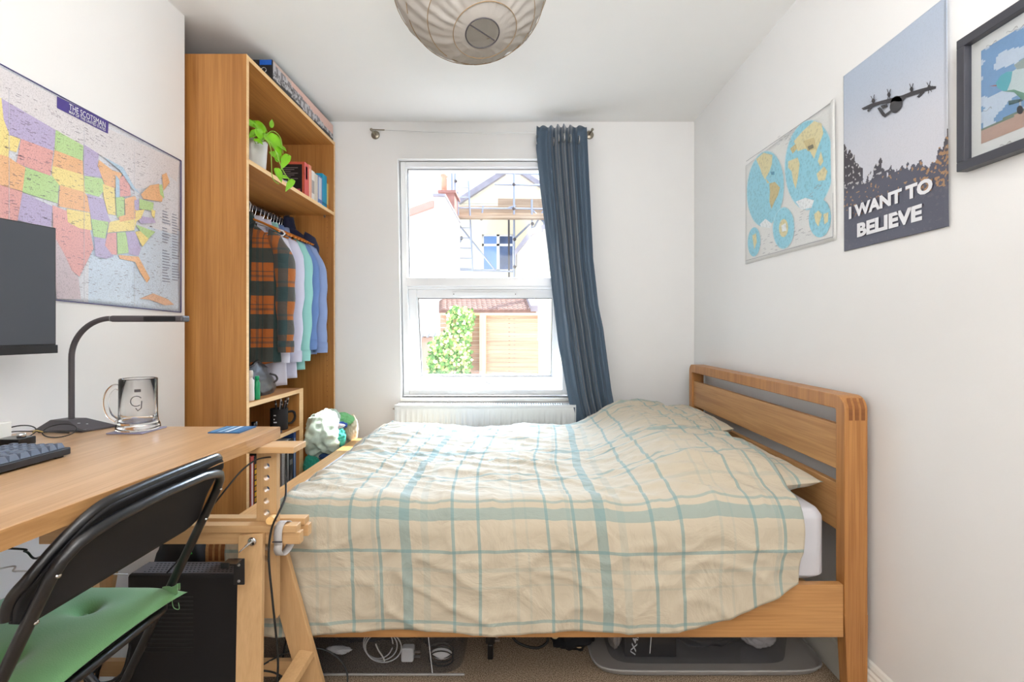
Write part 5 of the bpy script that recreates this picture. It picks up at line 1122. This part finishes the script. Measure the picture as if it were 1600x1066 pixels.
def csf(sg):
    def f(u, v):
        a, b_ = 2*u-1, 2*v-1; k = (max(0, 1-abs(a)**4)**.5)*(max(0, 1-abs(b_)**4)**.5)
        x = lerp(-1.40, -.935, u); y = lerp(.925, 1.41, v); pn = 1-.0*abs(a*b_)
        x = -1.1675+(x+1.1675)*(1-.05*(1-b_*b_)); y = 1.1675+(y-1.1675)*(1-.05*(1-a*a))
        z = SZ_+.030
        if sg > 0:
            z += .030*k+.004*noise.noise(Vector((x*12, y*12, 1)))*k
            for dx, dy in dents:
                q = ((x-dx)**2+(y-dy)**2)**.5; z -= .026*math.exp(-(q/.028)**2)+.008*math.exp(-(q/.075)**2)
        else: z -= .018*k**.5
        z -= .012*abs(a*b_)**3
        return (x, y, z)
    return f
MB().grid(csf(1), 70, 70).grid(csf(-1), 30, 30).build('cushion_cover', M['green'], cs)
for k, (dx, dy) in enumerate(dents): MB().ball((dx, dy, SZ_+.032), .006, 10, 6, sc=(1,1,.5)).build('button', M['green'], cs)
TK = Vector((bx_(.46), FYc-.005, .462))
def tie(pts, w=.022):
    sp2_ = spline(pts, 6)
    def f(u, v):
        k = u*(len(sp2_)-1); i = min(int(k), len(sp2_)-2); p = sp2_[i].lerp(sp2_[i+1], k-i); return (p.x+.2*(v-.5)*w, p.y-.3*(v-.5)*w, p.z+(v-.5)*w*(1+.3*u))
    return MB().grid(f, 24, 2).build('tie', M['green'], cs, solid=.0015)
tie([(-.955, 1.385, .457), (-.975, 1.395, .462), (-.99, 1.39, .462), (-.955, 1.375, .470), (-.935, 1.37, .480)], .024); tie([(-.955, 1.385, .450), (-.98, 1.40, .445), (-1.0, 1.43, .45), (-.97, 1.432, .455)], .016)
MB().tube(spline([(-.955, 1.375, .455), (-.94, 1.36, .435), (-.925, 1.36, .43), (-.93, 1.365, .445)], 6), .0009, 5).build('loose_thread', M['green'], cs)
for o_, l_ in ((ch, (-.903, .998, .538)), (cs, (-.998, .998, .5483))):   # the chair is a small one: its frame is 0.86 of the size it was drawn at
    o_.scale = (.86, .86, .86); o_.location = l_
# ---------------- PC and bits under the desk ----------------
pcx = thing('computer_case', 'black computer tower with perforated top under the desk beside the trestle leg', 'computer', (-.965, 1.48, 0))
px0, px1, py0, py1, pz = -1.127, -.795, 1.437, 1.524, .485
MB().box(px0, px1, py0, py1, .008, pz).build('case_body', M['blackm'], pcx, bevel=.008)
MB().box(px0+.006, px1-.004, py0+.008, py1-.008, pz-.001, pz+.0015).build('top_grille', M['grey'], pcx, bevel=.001)
ho = MB()
for i in range(26):
    for j in range(5):
        if 2 <= i: ho.lathe([(0, 0), (.0038, 0), (.0038, .0006), (0, .0006)], (px0+.016+i*.0118+(.0059 if j % 2 else 0), py0+.018+j*.0125, pz+.0014), 6)
tag(ho.build('top_hole', M['rubber'], pcx), kind='stuff')
vv = MB()
for i in range(14): vv.box(px0+.045, px0+.19, py0-.0008, py0+.001, .42-i*.012, .4235-i*.012)
vv.build('side_vent', M['blackg'], pcx)
for x in (px0+.02, px1-.03): MB().box(x, x+.02, py0+.01, py1-.01, 0.001, .010).build('foot', M['rubber'], pcx)
bk = thing('backpack', 'black bag with a bright green seam behind the computer under the desk', 'bag', (-1.13, 1.68, 0))
MB().ball((-1.125, 1.68, .29), .10, 40, 26, sc=(.95, .8, 2.85), wob=.12, seed=4).build('bag_body', M['blackm'], bk)
MB().tube([(-1.125+.098*math.cos(t), 1.615-.006*math.cos(t)+.02*(t-1), .29+.262*math.sin(t)) for t in [.75+i*.08 for i in range(11)]], .003, 6).build('green_seam', plain('neon_green_seam', (70, 220, 80), .5), bk)
def cable(name, label, pts, r=.0028, mat=None, group=None, cat='cable'): return tag(MB().tube(spline(pts, 8), r, 8).build(name, mat or M['rubber']), label, cat, group)
cable('cable', 'black cable threaded through the top hole of the trestle upright', [at(426,716,1.42), at(420,714.5,1.395), at(400,719,1.34), at(378,735,1.29), at(355,762,1.26), at(335,787,1.25), at(312,812,1.28), at(300,850,1.35), (-1.0, 1.42, .50)], .0022)
cable('cable', 'long black cable hanging down in front of the trestle beam', [at(447,700,1.46), at(446.5,748,1.44), at(446,776,1.40), at(436,800,1.355), at(424,828,1.345), at(420,872,1.335), at(426,940,1.32), at(434,1023,1.31), at(433,1066,1.30), at(430,1110,1.30)], .0028)
cable('cable', 'black cable curving over the floor in front of the left storage box', [(-.86, 1.42, .16), at(418,1035,1.50), at(450,1020,1.52), at(490,1013,1.54), at(520,1022,1.55), at(540,1045,1.54), at(543,1075,1.52), (-.52, 1.50, .01)], .0026)
cable('cable', 'short black cable hanging behind the slanted trestle leg', [at(451,985,1.55), at(445,1010,1.545), at(440,1040,1.54), at(432,1075,1.53)], .0026)
cable('cable', 'black cable running low behind the front trestle leg', [at(410,1048,1.45), at(430,1052,1.45), at(452,1066,1.44), at(470,1085,1.43)], .0026)
cable('cable', 'dark cable strung under the desk along the left wall', [(-1.395, .95, .785), at(10,857,1.10), at(40,862,1.13), at(70,866,1.2), (-1.20, 1.44, .70)], .0024)
cable('cable', 'thin white cable crossing the wall behind the green cushion', [(-1.385, .95, .62), at(0,889,1.27), at(22,893,1.30), at(50,893,1.34), at(200,898,1.46)], .0022, M['cablew'])
for i in range(6):
    a = i*.7; cable('cable', 'looped black cable in the tangle under the chair seat', [(-1.14-.02*i, 1.455+.01*i, .34), (-1.19-.012*i, 1.45+.006*i, .27-.02*i), (-1.25, 1.44+.012*i, .20-.015*i), (-1.19+.015*i, 1.42, .13+.02*i), (-1.13, 1.455, .16+.03*i)], .0034, group='tangled cables beside the computer')
# ---------------- under the bed ----------------
def crate(name, label, x0, x1, y0, y1, h, lid, z0=.002):
    t = thing(name, label, 'storage box', ((x0+x1)/2, (y0+y1)/2, 0))
    def wallf(u, v):
        a = 2*PI*u; n_ = 9.0; ca, sa = math.cos(a), math.sin(a); rr = (abs(ca)**n_+abs(sa)**n_)**(-1/n_); k = lerp(.955, 1, v)
        return ((x0+x1)/2+(x1-x0)/2*rr*ca*k, (y0+y1)/2+(y1-y0)/2*rr*sa*k, z0+h*v)
    MB().grid(wallf, 96, 8, cu=True).build('box_wall', M['plastic'], t)
    nb = [wallf(i/96, 0) for i in range(96)]; MB().add(nb, [tuple(range(96))]).build('box_bottom', M['plastic'], t)
    MB().tube([wallf(i/96, 1) for i in range(96)], .004, 8, closed=True).build('rim', M['lidp'], t)
    return t
sb = crate('storage_box', 'clear plastic storage box of cables under the foot end of the bed', -.93, -.185, 1.715, 2.25, .165, True)
MB().box(-.945, -.172, 1.70, 2.27, .170, .184).build('lid', M['lidp'], sb, bevel=.005)
MB().tube([(-.93, 1.708, .013), (-.19, 1.708, .013)], .004, 8).build('base_ledge', M['lidp'], sb)
lb_ = MB(); q = .0022; lb_.tube([(-.52, 1.712, .15), (-.315, 1.712, .15), (-.30, 1.712, .014)], .0016, 6); lb_.build('moulded_line', M['white'], sb)
fl_ = plain('dark_fabric_bundle', (48, 44, 48), .9, nz=.3, nscale=40, var=.2)
crumple('fabric_bundle', 'dark cloth filling the left storage box', 'cloth', (-.60, 2.0, .075), (2.6, 1.8, .55), .11, fl_, 21)
crumple('fabric_bundle', 'black pouch at the right end of the left storage box', 'cloth', (-.32, 1.95, .085), (1.0, 1.6, .65), .095, M['blackm'], 22)
for i in range(3): cable('cable', 'grey white cable coiled inside the left storage box', [(-.50+.052*math.cos(t)*(1+.1*i)+.012*i, 1.765-.01*i, .082+.052*math.sin(t)) for t in [k*.5+i for k in range(13)]], .0022, M['cablew'], 'coiled cable in the left storage box')
pg_ = thing('power_plug', 'white mains plug lying in the left storage box', 'plug', (-.37, 1.75, .04)); MB().box(-.415, -.372, 1.742, 1.775, .030, .078).build('plug_body', M['white'], pg_, bevel=.006); MB().box(-.372, -.350, 1.752, 1.758, .058, .064).build('pin', M['steel'], pg_); MB().box(-.372, -.350, 1.752, 1.758, .040, .046).build('pin', M['steel'], pg_)
rl_ = thing('cable_reel', 'white reel wound with black cable in the left storage box', 'cable', (-.275, 1.76, .05)); MB().ball((-.275, 1.762, .052), .036, 24, 14, sc=(1, .5, .6)).build('reel', M['white'], rl_)
for k in range(3): MB().tube([(-.275+.042*math.cos(t), 1.742+.003*k, .045+.012*k+.026*math.sin(t)) for t in [2*PI*i/24 for i in range(24)]], .0022, 6, closed=True).build('wound_cable', M['rubber'], rl_)
cable('white_cord', 'short cream cord in the middle of the left storage box', [(-.50, 1.735, .10), (-.49, 1.733, .08), (-.475, 1.735, .055), (-.47, 1.735, .04)], .0024, M['paintw'])
crumple('paper_scrap', 'crumpled white scrap at the left of the storage box by the trestle', 'paper', (-.63, 1.75, .07), (1.4, .5, .45), .026, M['white'], 30, .6)
s2_ = crate('storage_box', 'clear plastic storage box of clothes under the head end of the bed', .305, .975, 1.760, 2.25, .175, False, .008)
MB().grid(lambda u, v: ((.655+.405*(abs(math.cos(2*PI*u))**9+abs(math.sin(2*PI*u))**9)**(-1/9)*math.cos(2*PI*u)*table([(0, 0), (.5, .90), (.8, .975), (1, 1)], v)), 1.99+.285*(abs(math.cos(2*PI*u))**9+abs(math.sin(2*PI*u))**9)**(-1/9)*math.sin(2*PI*u)*table([(0, 0), (.5, .90), (.8, .975), (1, 1)], v), table([(0, .004), (.5, .004), (.78, .006), (.80, .006), (1, .026)], v)), 96, 16, cu=True).build('upturned_lid', M['lidp'], s2_)
MB().tube([(.655+.405*(abs(math.cos(t))**9+abs(math.sin(t))**9)**(-1/9)*math.cos(t), 1.99+.285*(abs(math.cos(t))**9+abs(math.sin(t))**9)**(-1/9)*math.sin(t), .026) for t in [2*PI*i/120 for i in range(120)]], .004, 8, closed=True).build('lid_rim', M['lidp'], s2_)
MB().tube([(.465, 1.757, .195), (.455, 1.762, .05)], .0014, 6).build('moulded_line', M['white'], s2_)
bb = thing('black_box', 'black box with white lettering at the left inside the right storage box', 'box', (.42, 1.9, .05)); MB().box(.375, .56, 1.80, 2.1, .012, .125).build('box_body', M['blackm'], bb, bevel=.003)
text_mb('/X4/', (.412, 1.7985, .020), (.18, 0, .98), (-.98, 0, .18), .075, .020, .02).build('lettering', M['white'], bb)
crumple('folded_clothes', 'dark folded clothes in the middle of the right storage box', 'clothing', (.72, 1.96, .066), (1.75, 1.5, .5), .095, plain('charcoal_clothes', (50, 54, 58), .9, var=.3), 23)
crumple('plastic_bag', 'crinkled white bag at the right end of the right storage box', 'bag', (.870, 1.855, .066), (1.0, 1.0, .72), .062, plain('white_bag', (206, 204, 206), .5, nz=.4, nscale=30), 24)
crumple('plastic_bag', 'greyish bundle at the left end inside the right storage box', 'bag', (.345, 1.86, .072), (.4, 1.0, 1.0), .055, plain('grey_bundle', (180, 170, 164), .7), 25)
crumple('folded_clothes', 'grey cloth lying on top of the dark clothes in the right storage box', 'clothing', (.70, 1.84, .105), (1.9, .7, .35), .062, plain('grey_jersey', (116, 112, 116), .9), 26)
dbg = thing('fabric_bag', 'black fabric bag with cream spots on the carpet between the storage boxes', 'bag', (.19, 1.88, 0))
MB().ball((.195, 1.885, .062), .092, 48, 30, sc=(1.0, .78, .72), wob=.25, seed=6).build('bag_body', plain('black_cotton', (26, 26, 30), .9, nz=.2, nscale=80), dbg)
for k, (a, z, r) in enumerate(((.215, .035, .012), (.13, .06, .012), (.16, .125, .010), (.245, .10, .010), (.125, .135, .012))):
    MB().ball((a, 1.822+abs(a-.19)*.35, z), r, 14, 8, sc=(1.3, .35, .9)).build('spot', plain('cream_spot', (206, 178, 140), .9), dbg)
crumple('cloth_scrap', 'cream printed cloth edge left of the black spotted bag', 'cloth', (.095, 1.86, .115), (.5, .4, 1.0), .05, plain('cream_print', (186, 164, 136), .9, var=.4, vscale=40), 27, .6)
cable('cable', 'black cable loop on the carpet left of the spotted bag', [(.0, 1.83, .13), (-.02, 1.80, .10), (-.045, 1.80, .115), (-.01, 1.80, .065), (.06, 1.80, .045), (.10, 1.82, .06), (.08, 1.83, .09), (.03, 1.83, .12), (-.01, 1.83, .15)], .0045)
pl2 = thing('power_plug', 'black mains plug with pins up on the carpet between the boxes', 'plug', (-.105, 1.82, .06)); MB().box(-.125, -.090, 1.80, 1.845, .055, .16).build('plug_body', M['blackg'], pl2, bevel=.006)
MB().box(-.092, -.074, 1.802, 1.808, .066, .072).build('pin', M['steel'], pl2); MB().box(-.088, -.080, 1.802, 1.808, .078, .096).build('pin', M['steel'], pl2); MB().tube(spline([(-.11, 1.83, .16), (-.13, 1.85, .19), (-.10, 1.9, .21), (0, 1.9, .2)], 6), .004, 8).build('lead', M['rubber'], pl2)
MB().box(-.118, -.098, 1.80, 1.84, .001, .056).build('adaptor', M['blackg'], pl2, bevel=.004)
# ---------------- outside the window ----------------
M['render'] = plain('cream_render', (226, 220, 196), .95, nz=.2, nscale=6, var=.08, vscale=1.2); M['rwhite'] = plain('white_render', (232, 230, 226), .95, nz=.15, nscale=8, var=.03)
M['galv'] = plain('galvanised_tube', (150, 158, 176), .4, .6, var=.1); M['plank'] = wood('scaffold_board', (190, 166, 140), (140, 116, 96), 'X', .8, scale=.3)
M['ftile'] = plain('brown_roof_tile', (132, 102, 92), .9, nz=.5, nscale=10, var=.35, vscale=9); M['fence'] = wood('larch_fence', (212, 172, 146), (164, 126, 106), 'X', .85, scale=.35); M['fpost'] = wood('pale_fence_post', (232, 200, 162), (210, 172, 132), 'Z', .8, scale=.4)
M['redtile'] = plain('red_ridge_tile', (204, 150, 138), .85, var=.15); M['brick'] = plain('weathered_brick', (150, 108, 100), .9, nz=.4, nscale=20, var=.35, vscale=8); M['slate'] = plain('grey_bargeboard', (150, 146, 156), .85, var=.4, vscale=5)
M['sky_glass'] = plain('sky_reflecting_glass', (120, 160, 214), .15, .0, var=.2, vscale=3); M['dglass'] = plain('dark_window_glass', (80, 100, 140), .15, var=.6, vscale=3)
struct('ground', MB().box(-25, 25, 3.6, 40, -.5, -.35), plain('yard_paving', (170, 160, 150), .95, nz=.3, nscale=5))
def facade(mb, pts, d, th=.3, m=0): mb.prism([(p[0], p[1]) for p in pts], lambda p: at(p[0], p[1], d), lambda p: at(p[0], p[1], d)+Vector((0, th, 0)), m)
G = 705
wh = thing('rendered_house', 'white rendered house with sloping red tiled edge, left in the window view', 'building', tuple(at(660, G, 9)))
w_ = MB(); facade(w_, [(520, G), (695.5, G), (695.5, 305), (678, 303.5), (677, 322), (638, 336), (520, 372)], 9, 2.2); w_.build('wall', M['rwhite'], wh)
w_ = MB(); facade(w_, [(520, 372), (638, 337), (677, 323), (677, 313), (672, 314), (636, 327), (520, 362)], 8.9, 2.4); w_.build('roof_edge', M['redtile'], wh)
w_ = MB(); facade(w_, [(676, 306), (696, 306.5), (696, 303), (676, 302)], 8.92, 2.3); w_.build('coping', M['slate'], wh)
cmn = thing('chimney', 'brick chimney stack with a clay pot above the white house', 'chimney', tuple(at(696, 330, 12)))
w_ = MB(); facade(w_, [(687, 345), (710, 345), (710, 300), (687, 300)], 12, .8); facade(w_, [(684, 301), (712, 301), (712, 297), (684, 297)], 11.95, .9); w_.build('stack', M['brick'], cmn)
MB().lathe([(.075, 0), (.065, .3), (.09, .32), (.09, .38), (.05, .38)], at(694, 297, 12.4), 20).build('chimney_pot', plain('clay_pot', (206, 160, 136), .8, var=.3), cmn)
hs = thing('gabled_house', 'cream rendered house with a gable behind scaffolding', 'building', tuple(at(780, G, 14)))
hw = MB(); D = 14
def hq(x0, y0, x1, y1): facade(hw, [(x0, y1), (x1, y1), (x1, y0), (x0, y0)], D, 3)
wxa, wya, wxb, wyb = 753, 366, 804, 424
hq(690, 318, wxa, G); hq(wxb, 318, 1050, G); hq(wxa, 318, wxb, wya); hq(wxa, wyb, wxb, G); facade(hw, [(713, 318.5), (900, 318.5), (868, 290), (800, 258)], D, 3)
hw.build('wall', M['render'], hs)
w_ = MB(); facade(w_, [(711, 312), (790, 262), (790, 271), (718, 318)], D-.15, .3); facade(w_, [(812, 262), (870, 300), (868, 308), (812, 270)], D-.15, .3); w_.build('bargeboard', M['slate'], hs)
wf = MB(); 
for a in ((wxa, wya, wxb, wya+3), (wxa, wyb-3, wxb, wyb), (wxa, wya, wxa+3, wyb), (wxb-3, wya, wxb, wyb), (776, wya, 780.5, wyb), (wxa, 381, wxb, 384.5)): facade(wf, [(a[0], a[3]), (a[2], a[3]), (a[2], a[1]), (a[0], a[1])], D+.06, .1)
wo = wf.build('window', M['white'], hs)
pn = MB(); facade(pn, [(wxa, wyb), (777, wyb), (777, wya), (wxa, wya)], D+.12, .04); pn.build('pane', M['sky_glass'], wo); pn = MB(); facade(pn, [(777, wyb), (wxb, wyb), (wxb, wya), (777, wya)], D+.12, .04); pn.build('pane', M['dglass'], wo)
rf_ = thing('tiled_roof', 'brown tiled extension roof with a skylight just above the fence', 'roof', tuple(at(770, 490, 9)))
tr_ = MB(); R1 = at(690, 492, 8.2); R2 = at(838, 492, 8.2); R3 = at(822, 452, 10.2); R4 = at(690, 452, 10.2)
def rfn(u, v):
    a = R1.lerp(R2, u); b_ = R4.lerp(R3, u); p = a.lerp(b_, v); p.z += .03*(abs(math.sin(u*58))+((v*16) % 1)*-.9); return p
tr_.grid(rfn, 230, 96, 0, False); tr_.build('tiles', M['ftile'], rf_, solid=.06)
def rp(u, v, o=.06): 
    a = R1.lerp(R2, u); b_ = R4.lerp(R3, u); p = a.lerp(b_, v); return p+Vector((0, -.3*o, o))
sk = MB(); q = [rp(.33, .50), rp(.62, .50), rp(.585, .80), rp(.35, .80)]; sk.add(q+[p+Vector((0, 0, .06)) for p in q], [(0,1,2,3),(7,6,5,4),(0,4,5,1),(1,5,6,2),(2,6,7,3),(3,7,4,0)]); so = sk.build('skylight', M['slate'], rf_)
q = [rp(.37, .55, .14), rp(.585, .55, .14), rp(.56, .76, .14), rp(.375, .76, .14)]; MB().add(q, [(0,1,2,3)]).build('pane', M['sky_glass'], so, solid=.01)
MB().obox(rp(.12, .44, .09), rp(.68, .44, .09), .04, .05).build('batten', M['white'], rf_); MB().obox(rp(.98, .0, .1), rp(.97, 1.0, .1), .12, .10).build('verge', M['slate'], rf_)
sc = thing('scaffolding', 'galvanised tube scaffolding with plank walkway in front of the cream house', 'scaffolding', tuple(at(760, G, 13)))
def pole(a, b_, r=.026, d=13.0, d2=None, m='galv', nm='pole'): MB().tube([at(a[0], a[1], d), at(b_[0], b_[1], d2 or d)], r, 10).build(nm, M[m], sc)
for i, p in enumerate([((706,268),(708,G)), ((711,267),(711.5,G)), ((803,268),(804,G)), ((831,312),(833,G)), ((795,341),(796,G)), ((850,280),(852,G))]): pole(*p, d=12.9 if i != 4 else 13.6, m='galv' if i not in (4,) else 'grey')
for p in [((660,267),(900,274)), ((773,288),(900,291)), ((695,325),(900,327)), ((695,338),(900,344)), ((712,345),(775,424)), ((804,373),(828,350)), ((829,325),(880,380)), ((832,360),(860,310)), ((697,421),(805,424.5)), ((820,386),(900,386)), ((755,322),(752,342)), ((795,325),(806,322)), ((712,390),(722,372))]: pole(*p, r=.024)
for (a, b_) in (((695,322),(900,334)), ((778,313),(900,312))):
    w_ = MB(); 
    if a[0] < 700:
        for k in range(4): A_ = at(695, 341, 12.4+k*.22); B_ = at(900, 344, 12.4+k*.22); w_.obox(at(695, 340-k*2.2, 12.5+k*.25), at(900, 341-k*2.2, 12.5+k*.25), .22, .05)
        w_.obox(at(695, 328, 13.4), at(900, 330, 13.4), .04, .22)
    else: w_.obox(at(778, 317, 13.3), at(900, 318, 13.3), .04, .22)
    w_.build('walkway_board', M['plank'], sc)
for (x, y) in ((712,283),(712,345),(803,288),(803,326),(804,374),(832,350),(832,378),(804,417),(708,396),(721,372),(752,342)): MB().ball(at(x, y, 12.85), .045, 10, 6).build('clamp', M['grey'], sc)
ld = thing('ladder', 'aluminium ladder leaning on the scaffolding left of the house window', 'ladder', tuple(at(728, 424, 12.6)))
MB().tube([at(715,300,12.7), at(718,424,12.5)], .022, 8).build('rail', M['galv'], ld); MB().tube([at(732,283,12.7), at(738.5,424,12.5)], .022, 8).build('rail', M['galv'], ld)
for k in range(9):
    t = .02+k*.118; MB().tube([at(lerp(714.5,718,t), lerp(290,424,t), 12.65), at(lerp(732,738.5,t), lerp(290,424,t)+.5, 12.65)], .014, 8).build('rung', M['galv'], ld)
ob = thing('rear_extension', 'cream lean-to extension with a sloping eave and gutter at the right of the window view', 'building', tuple(at(850, G, 10)))
w_ = MB(); facade(w_, [(808, 600), (950, 600), (950, 330), (832, 362), (808, 396)], 11, 2); w_.build('wall', M['render'], ob)
w_ = MB(); facade(w_, [(806, 398), (832, 366), (950, 330), (950, 320), (830, 357), (804, 391)], 10.9, 2.2); w_.build('eave', M['slate'], ob)
MB().tube([at(828,428,10), at(828,400,10)], .085, 16).build('flue', M['rwhite'], ob)
for k in range(4): MB().tube([at(824+k*2.4,400,10), at(823.5+k*2.7,396,10)], .010, 6).build('cowl_prong', M['galv'], ob)
MB().tube([at(840,432,9), at(848,392,9), at(856,360,9)], .085, 16).build('gutter_pipe', plain('stone_grey_pipe', (176, 168, 160), .7), ob)
w_ = MB(); facade(w_, [(858, 600), (1000, 600), (1000, 425), (858, 425)], 4.6, .3); w_.build('side_wall', M['render'], ob)
dp = thing('drainpipe', 'thick pale soil pipe beside the fence at the right of the view', 'drainpipe', tuple(at(849, 600, 4.7)))
MB().tube([at(851,640,4.6), at(850,540,4.6), at(849,470,4.6)], .052, 20).build('pipe', M['render'], dp); MB().tube([at(849,472,4.6), at(846,462,4.65), at(838,452,4.7)], .055, 20).build('bend', M['render'], dp); MB().tube([at(849,474,4.6), at(849,466,4.6)], .060, 20).build('collar', M['render'], dp); MB().tube([at(850,532,4.6), at(850,528,4.6)], .060, 20).build('collar', M['render'], dp)
fn = thing('garden_fence', 'horizontal board timber fence below the tiled roof', 'fence', tuple(at(780, G, 6)))
fb_ = MB(); n = 15
for k in range(n):
    y0 = lerp(492, 594, k/n); y1 = lerp(492, 594, (k+1)/n)-.5; fb_.prism([(688, y1), (880, y1), (880, y0), (688, y0)], lambda p: at(p[0], p[1], 6-.012*(k % 2)), lambda p: at(p[0], p[1], 6)+Vector((0, .03, 0)))
fb_.prism([(688, 705), (880, 705), (880, 594), (688, 594)], lambda p: at(p[0], p[1], 6), lambda p: at(p[0], p[1], 6)+Vector((0, .03, 0)))
fb_.build('boards', M['fence'], fn)
for px in (754, 862): w_ = MB(); facade(w_, [(px-5, 705), (px+5, 705), (px+5, 489), (px-5, 489)], 5.88, .1); w_.build('post', M['fpost'], fn)
w_ = MB(); facade(w_, [(688, 493), (880, 493), (880, 489), (688, 489)], 5.9, .12); w_.build('cap_rail', M['fpost'], fn)
sh_ = thing('shed', 'small shed with a corrugated sheet roof left of the ivy', 'shed', tuple(at(660, G, 6.5)))
w_ = MB(); facade(w_, [(560, 705), (690, 705), (690, 527), (560, 527)], 6.5, .6); w_.build('wall', plain('pinkish_block_wall', (196, 170, 156), .9, nz=.3, nscale=12, var=.12), sh_)
cr_a, cr_b, cr_c, cr_d = at(560,529,6.35), at(702,523,6.35), at(702,500,7.6), at(560,506,7.6)
MB().grid(lambda u, v: cr_a.lerp(cr_b, u).lerp(cr_d.lerp(cr_c, u), v)+Vector((0, 0, .022*math.cos(u*95))), 200, 6).build('corrugated_roof', plain('weathered_metal_sheet', (170, 172, 180), .6, var=.4, vscale=5), sh_, solid=.008)
lw = MB(); facade(lw, [(560, 705), (900, 705), (900, 592.5), (560, 592.5)], 5.3, .12); tag(lw.build('garden_wall', M['rwhite']), 'low white wall along the bottom of the window view', 'wall')
iv = MB(); random.seed(11); iv_c = []
shape = [(486,(704,736)),(500,(703,737)),(515,(703,734)),(527,(686,732)),(535,(674,731)),(550,(675,732)),(565,(671,733)),(580,(672,731)),(594,(668,729)),(602,(672,725))]
for k in range(2600):
    py = random.uniform(482, 602); 
    xa = table([(a, b_[0]) for a, b_ in shape], py); xb = table([(a, b_[1]) for a, b_ in shape], py); px = random.uniform(xa-2, xb+2)
    if py < 486 and not 706 < px < 726: continue
    if 705 < px < 713 and 496 < py < 533: continue
    d = random.uniform(5.55, 5.86); p = at(px, py, d); s_ = random.uniform(.018, .038); a = random.uniform(0, 2*PI); nrm_ = Vector((random.uniform(-.6, .6), -1, random.uniform(-.2, .9))).normalized()
    e1 = nrm_.orthogonal().normalized(); e2 = nrm_.cross(e1); f1 = e1*math.cos(a)+e2*math.sin(a); f2 = nrm_.cross(f1)
    pts = [p+f1*s_*.1, p+f1*s_*.7+f2*s_*.75, p+f1*s_*1.1+f2*s_*.3, p+f1*s_*1.6, p+f1*s_*1.1-f2*s_*.3, p+f1*s_*.7-f2*s_*.75]
    cc = random.choice([(96, 140, 66), (120, 162, 82), (214, 212, 130), (232, 228, 170), (80, 120, 58), (150, 180, 100)])
    iv.add(pts, [tuple(range(6))], 0, False, lin(cc))
ivt = thing('ivy', 'variegated ivy climbing over the left end of the fence', 'plant', tuple(at(702, 600, 5.8)))
tag(iv.build('leaves', printed('ivy_leaf', .6, .1, 60), ivt, fix=False), kind='stuff')
w_ = MB(); w_.tube([at(709, 640, 5.82), at(709, 493, 5.82)], .035, 12); w_.build('stake', M['fpost'], ivt)
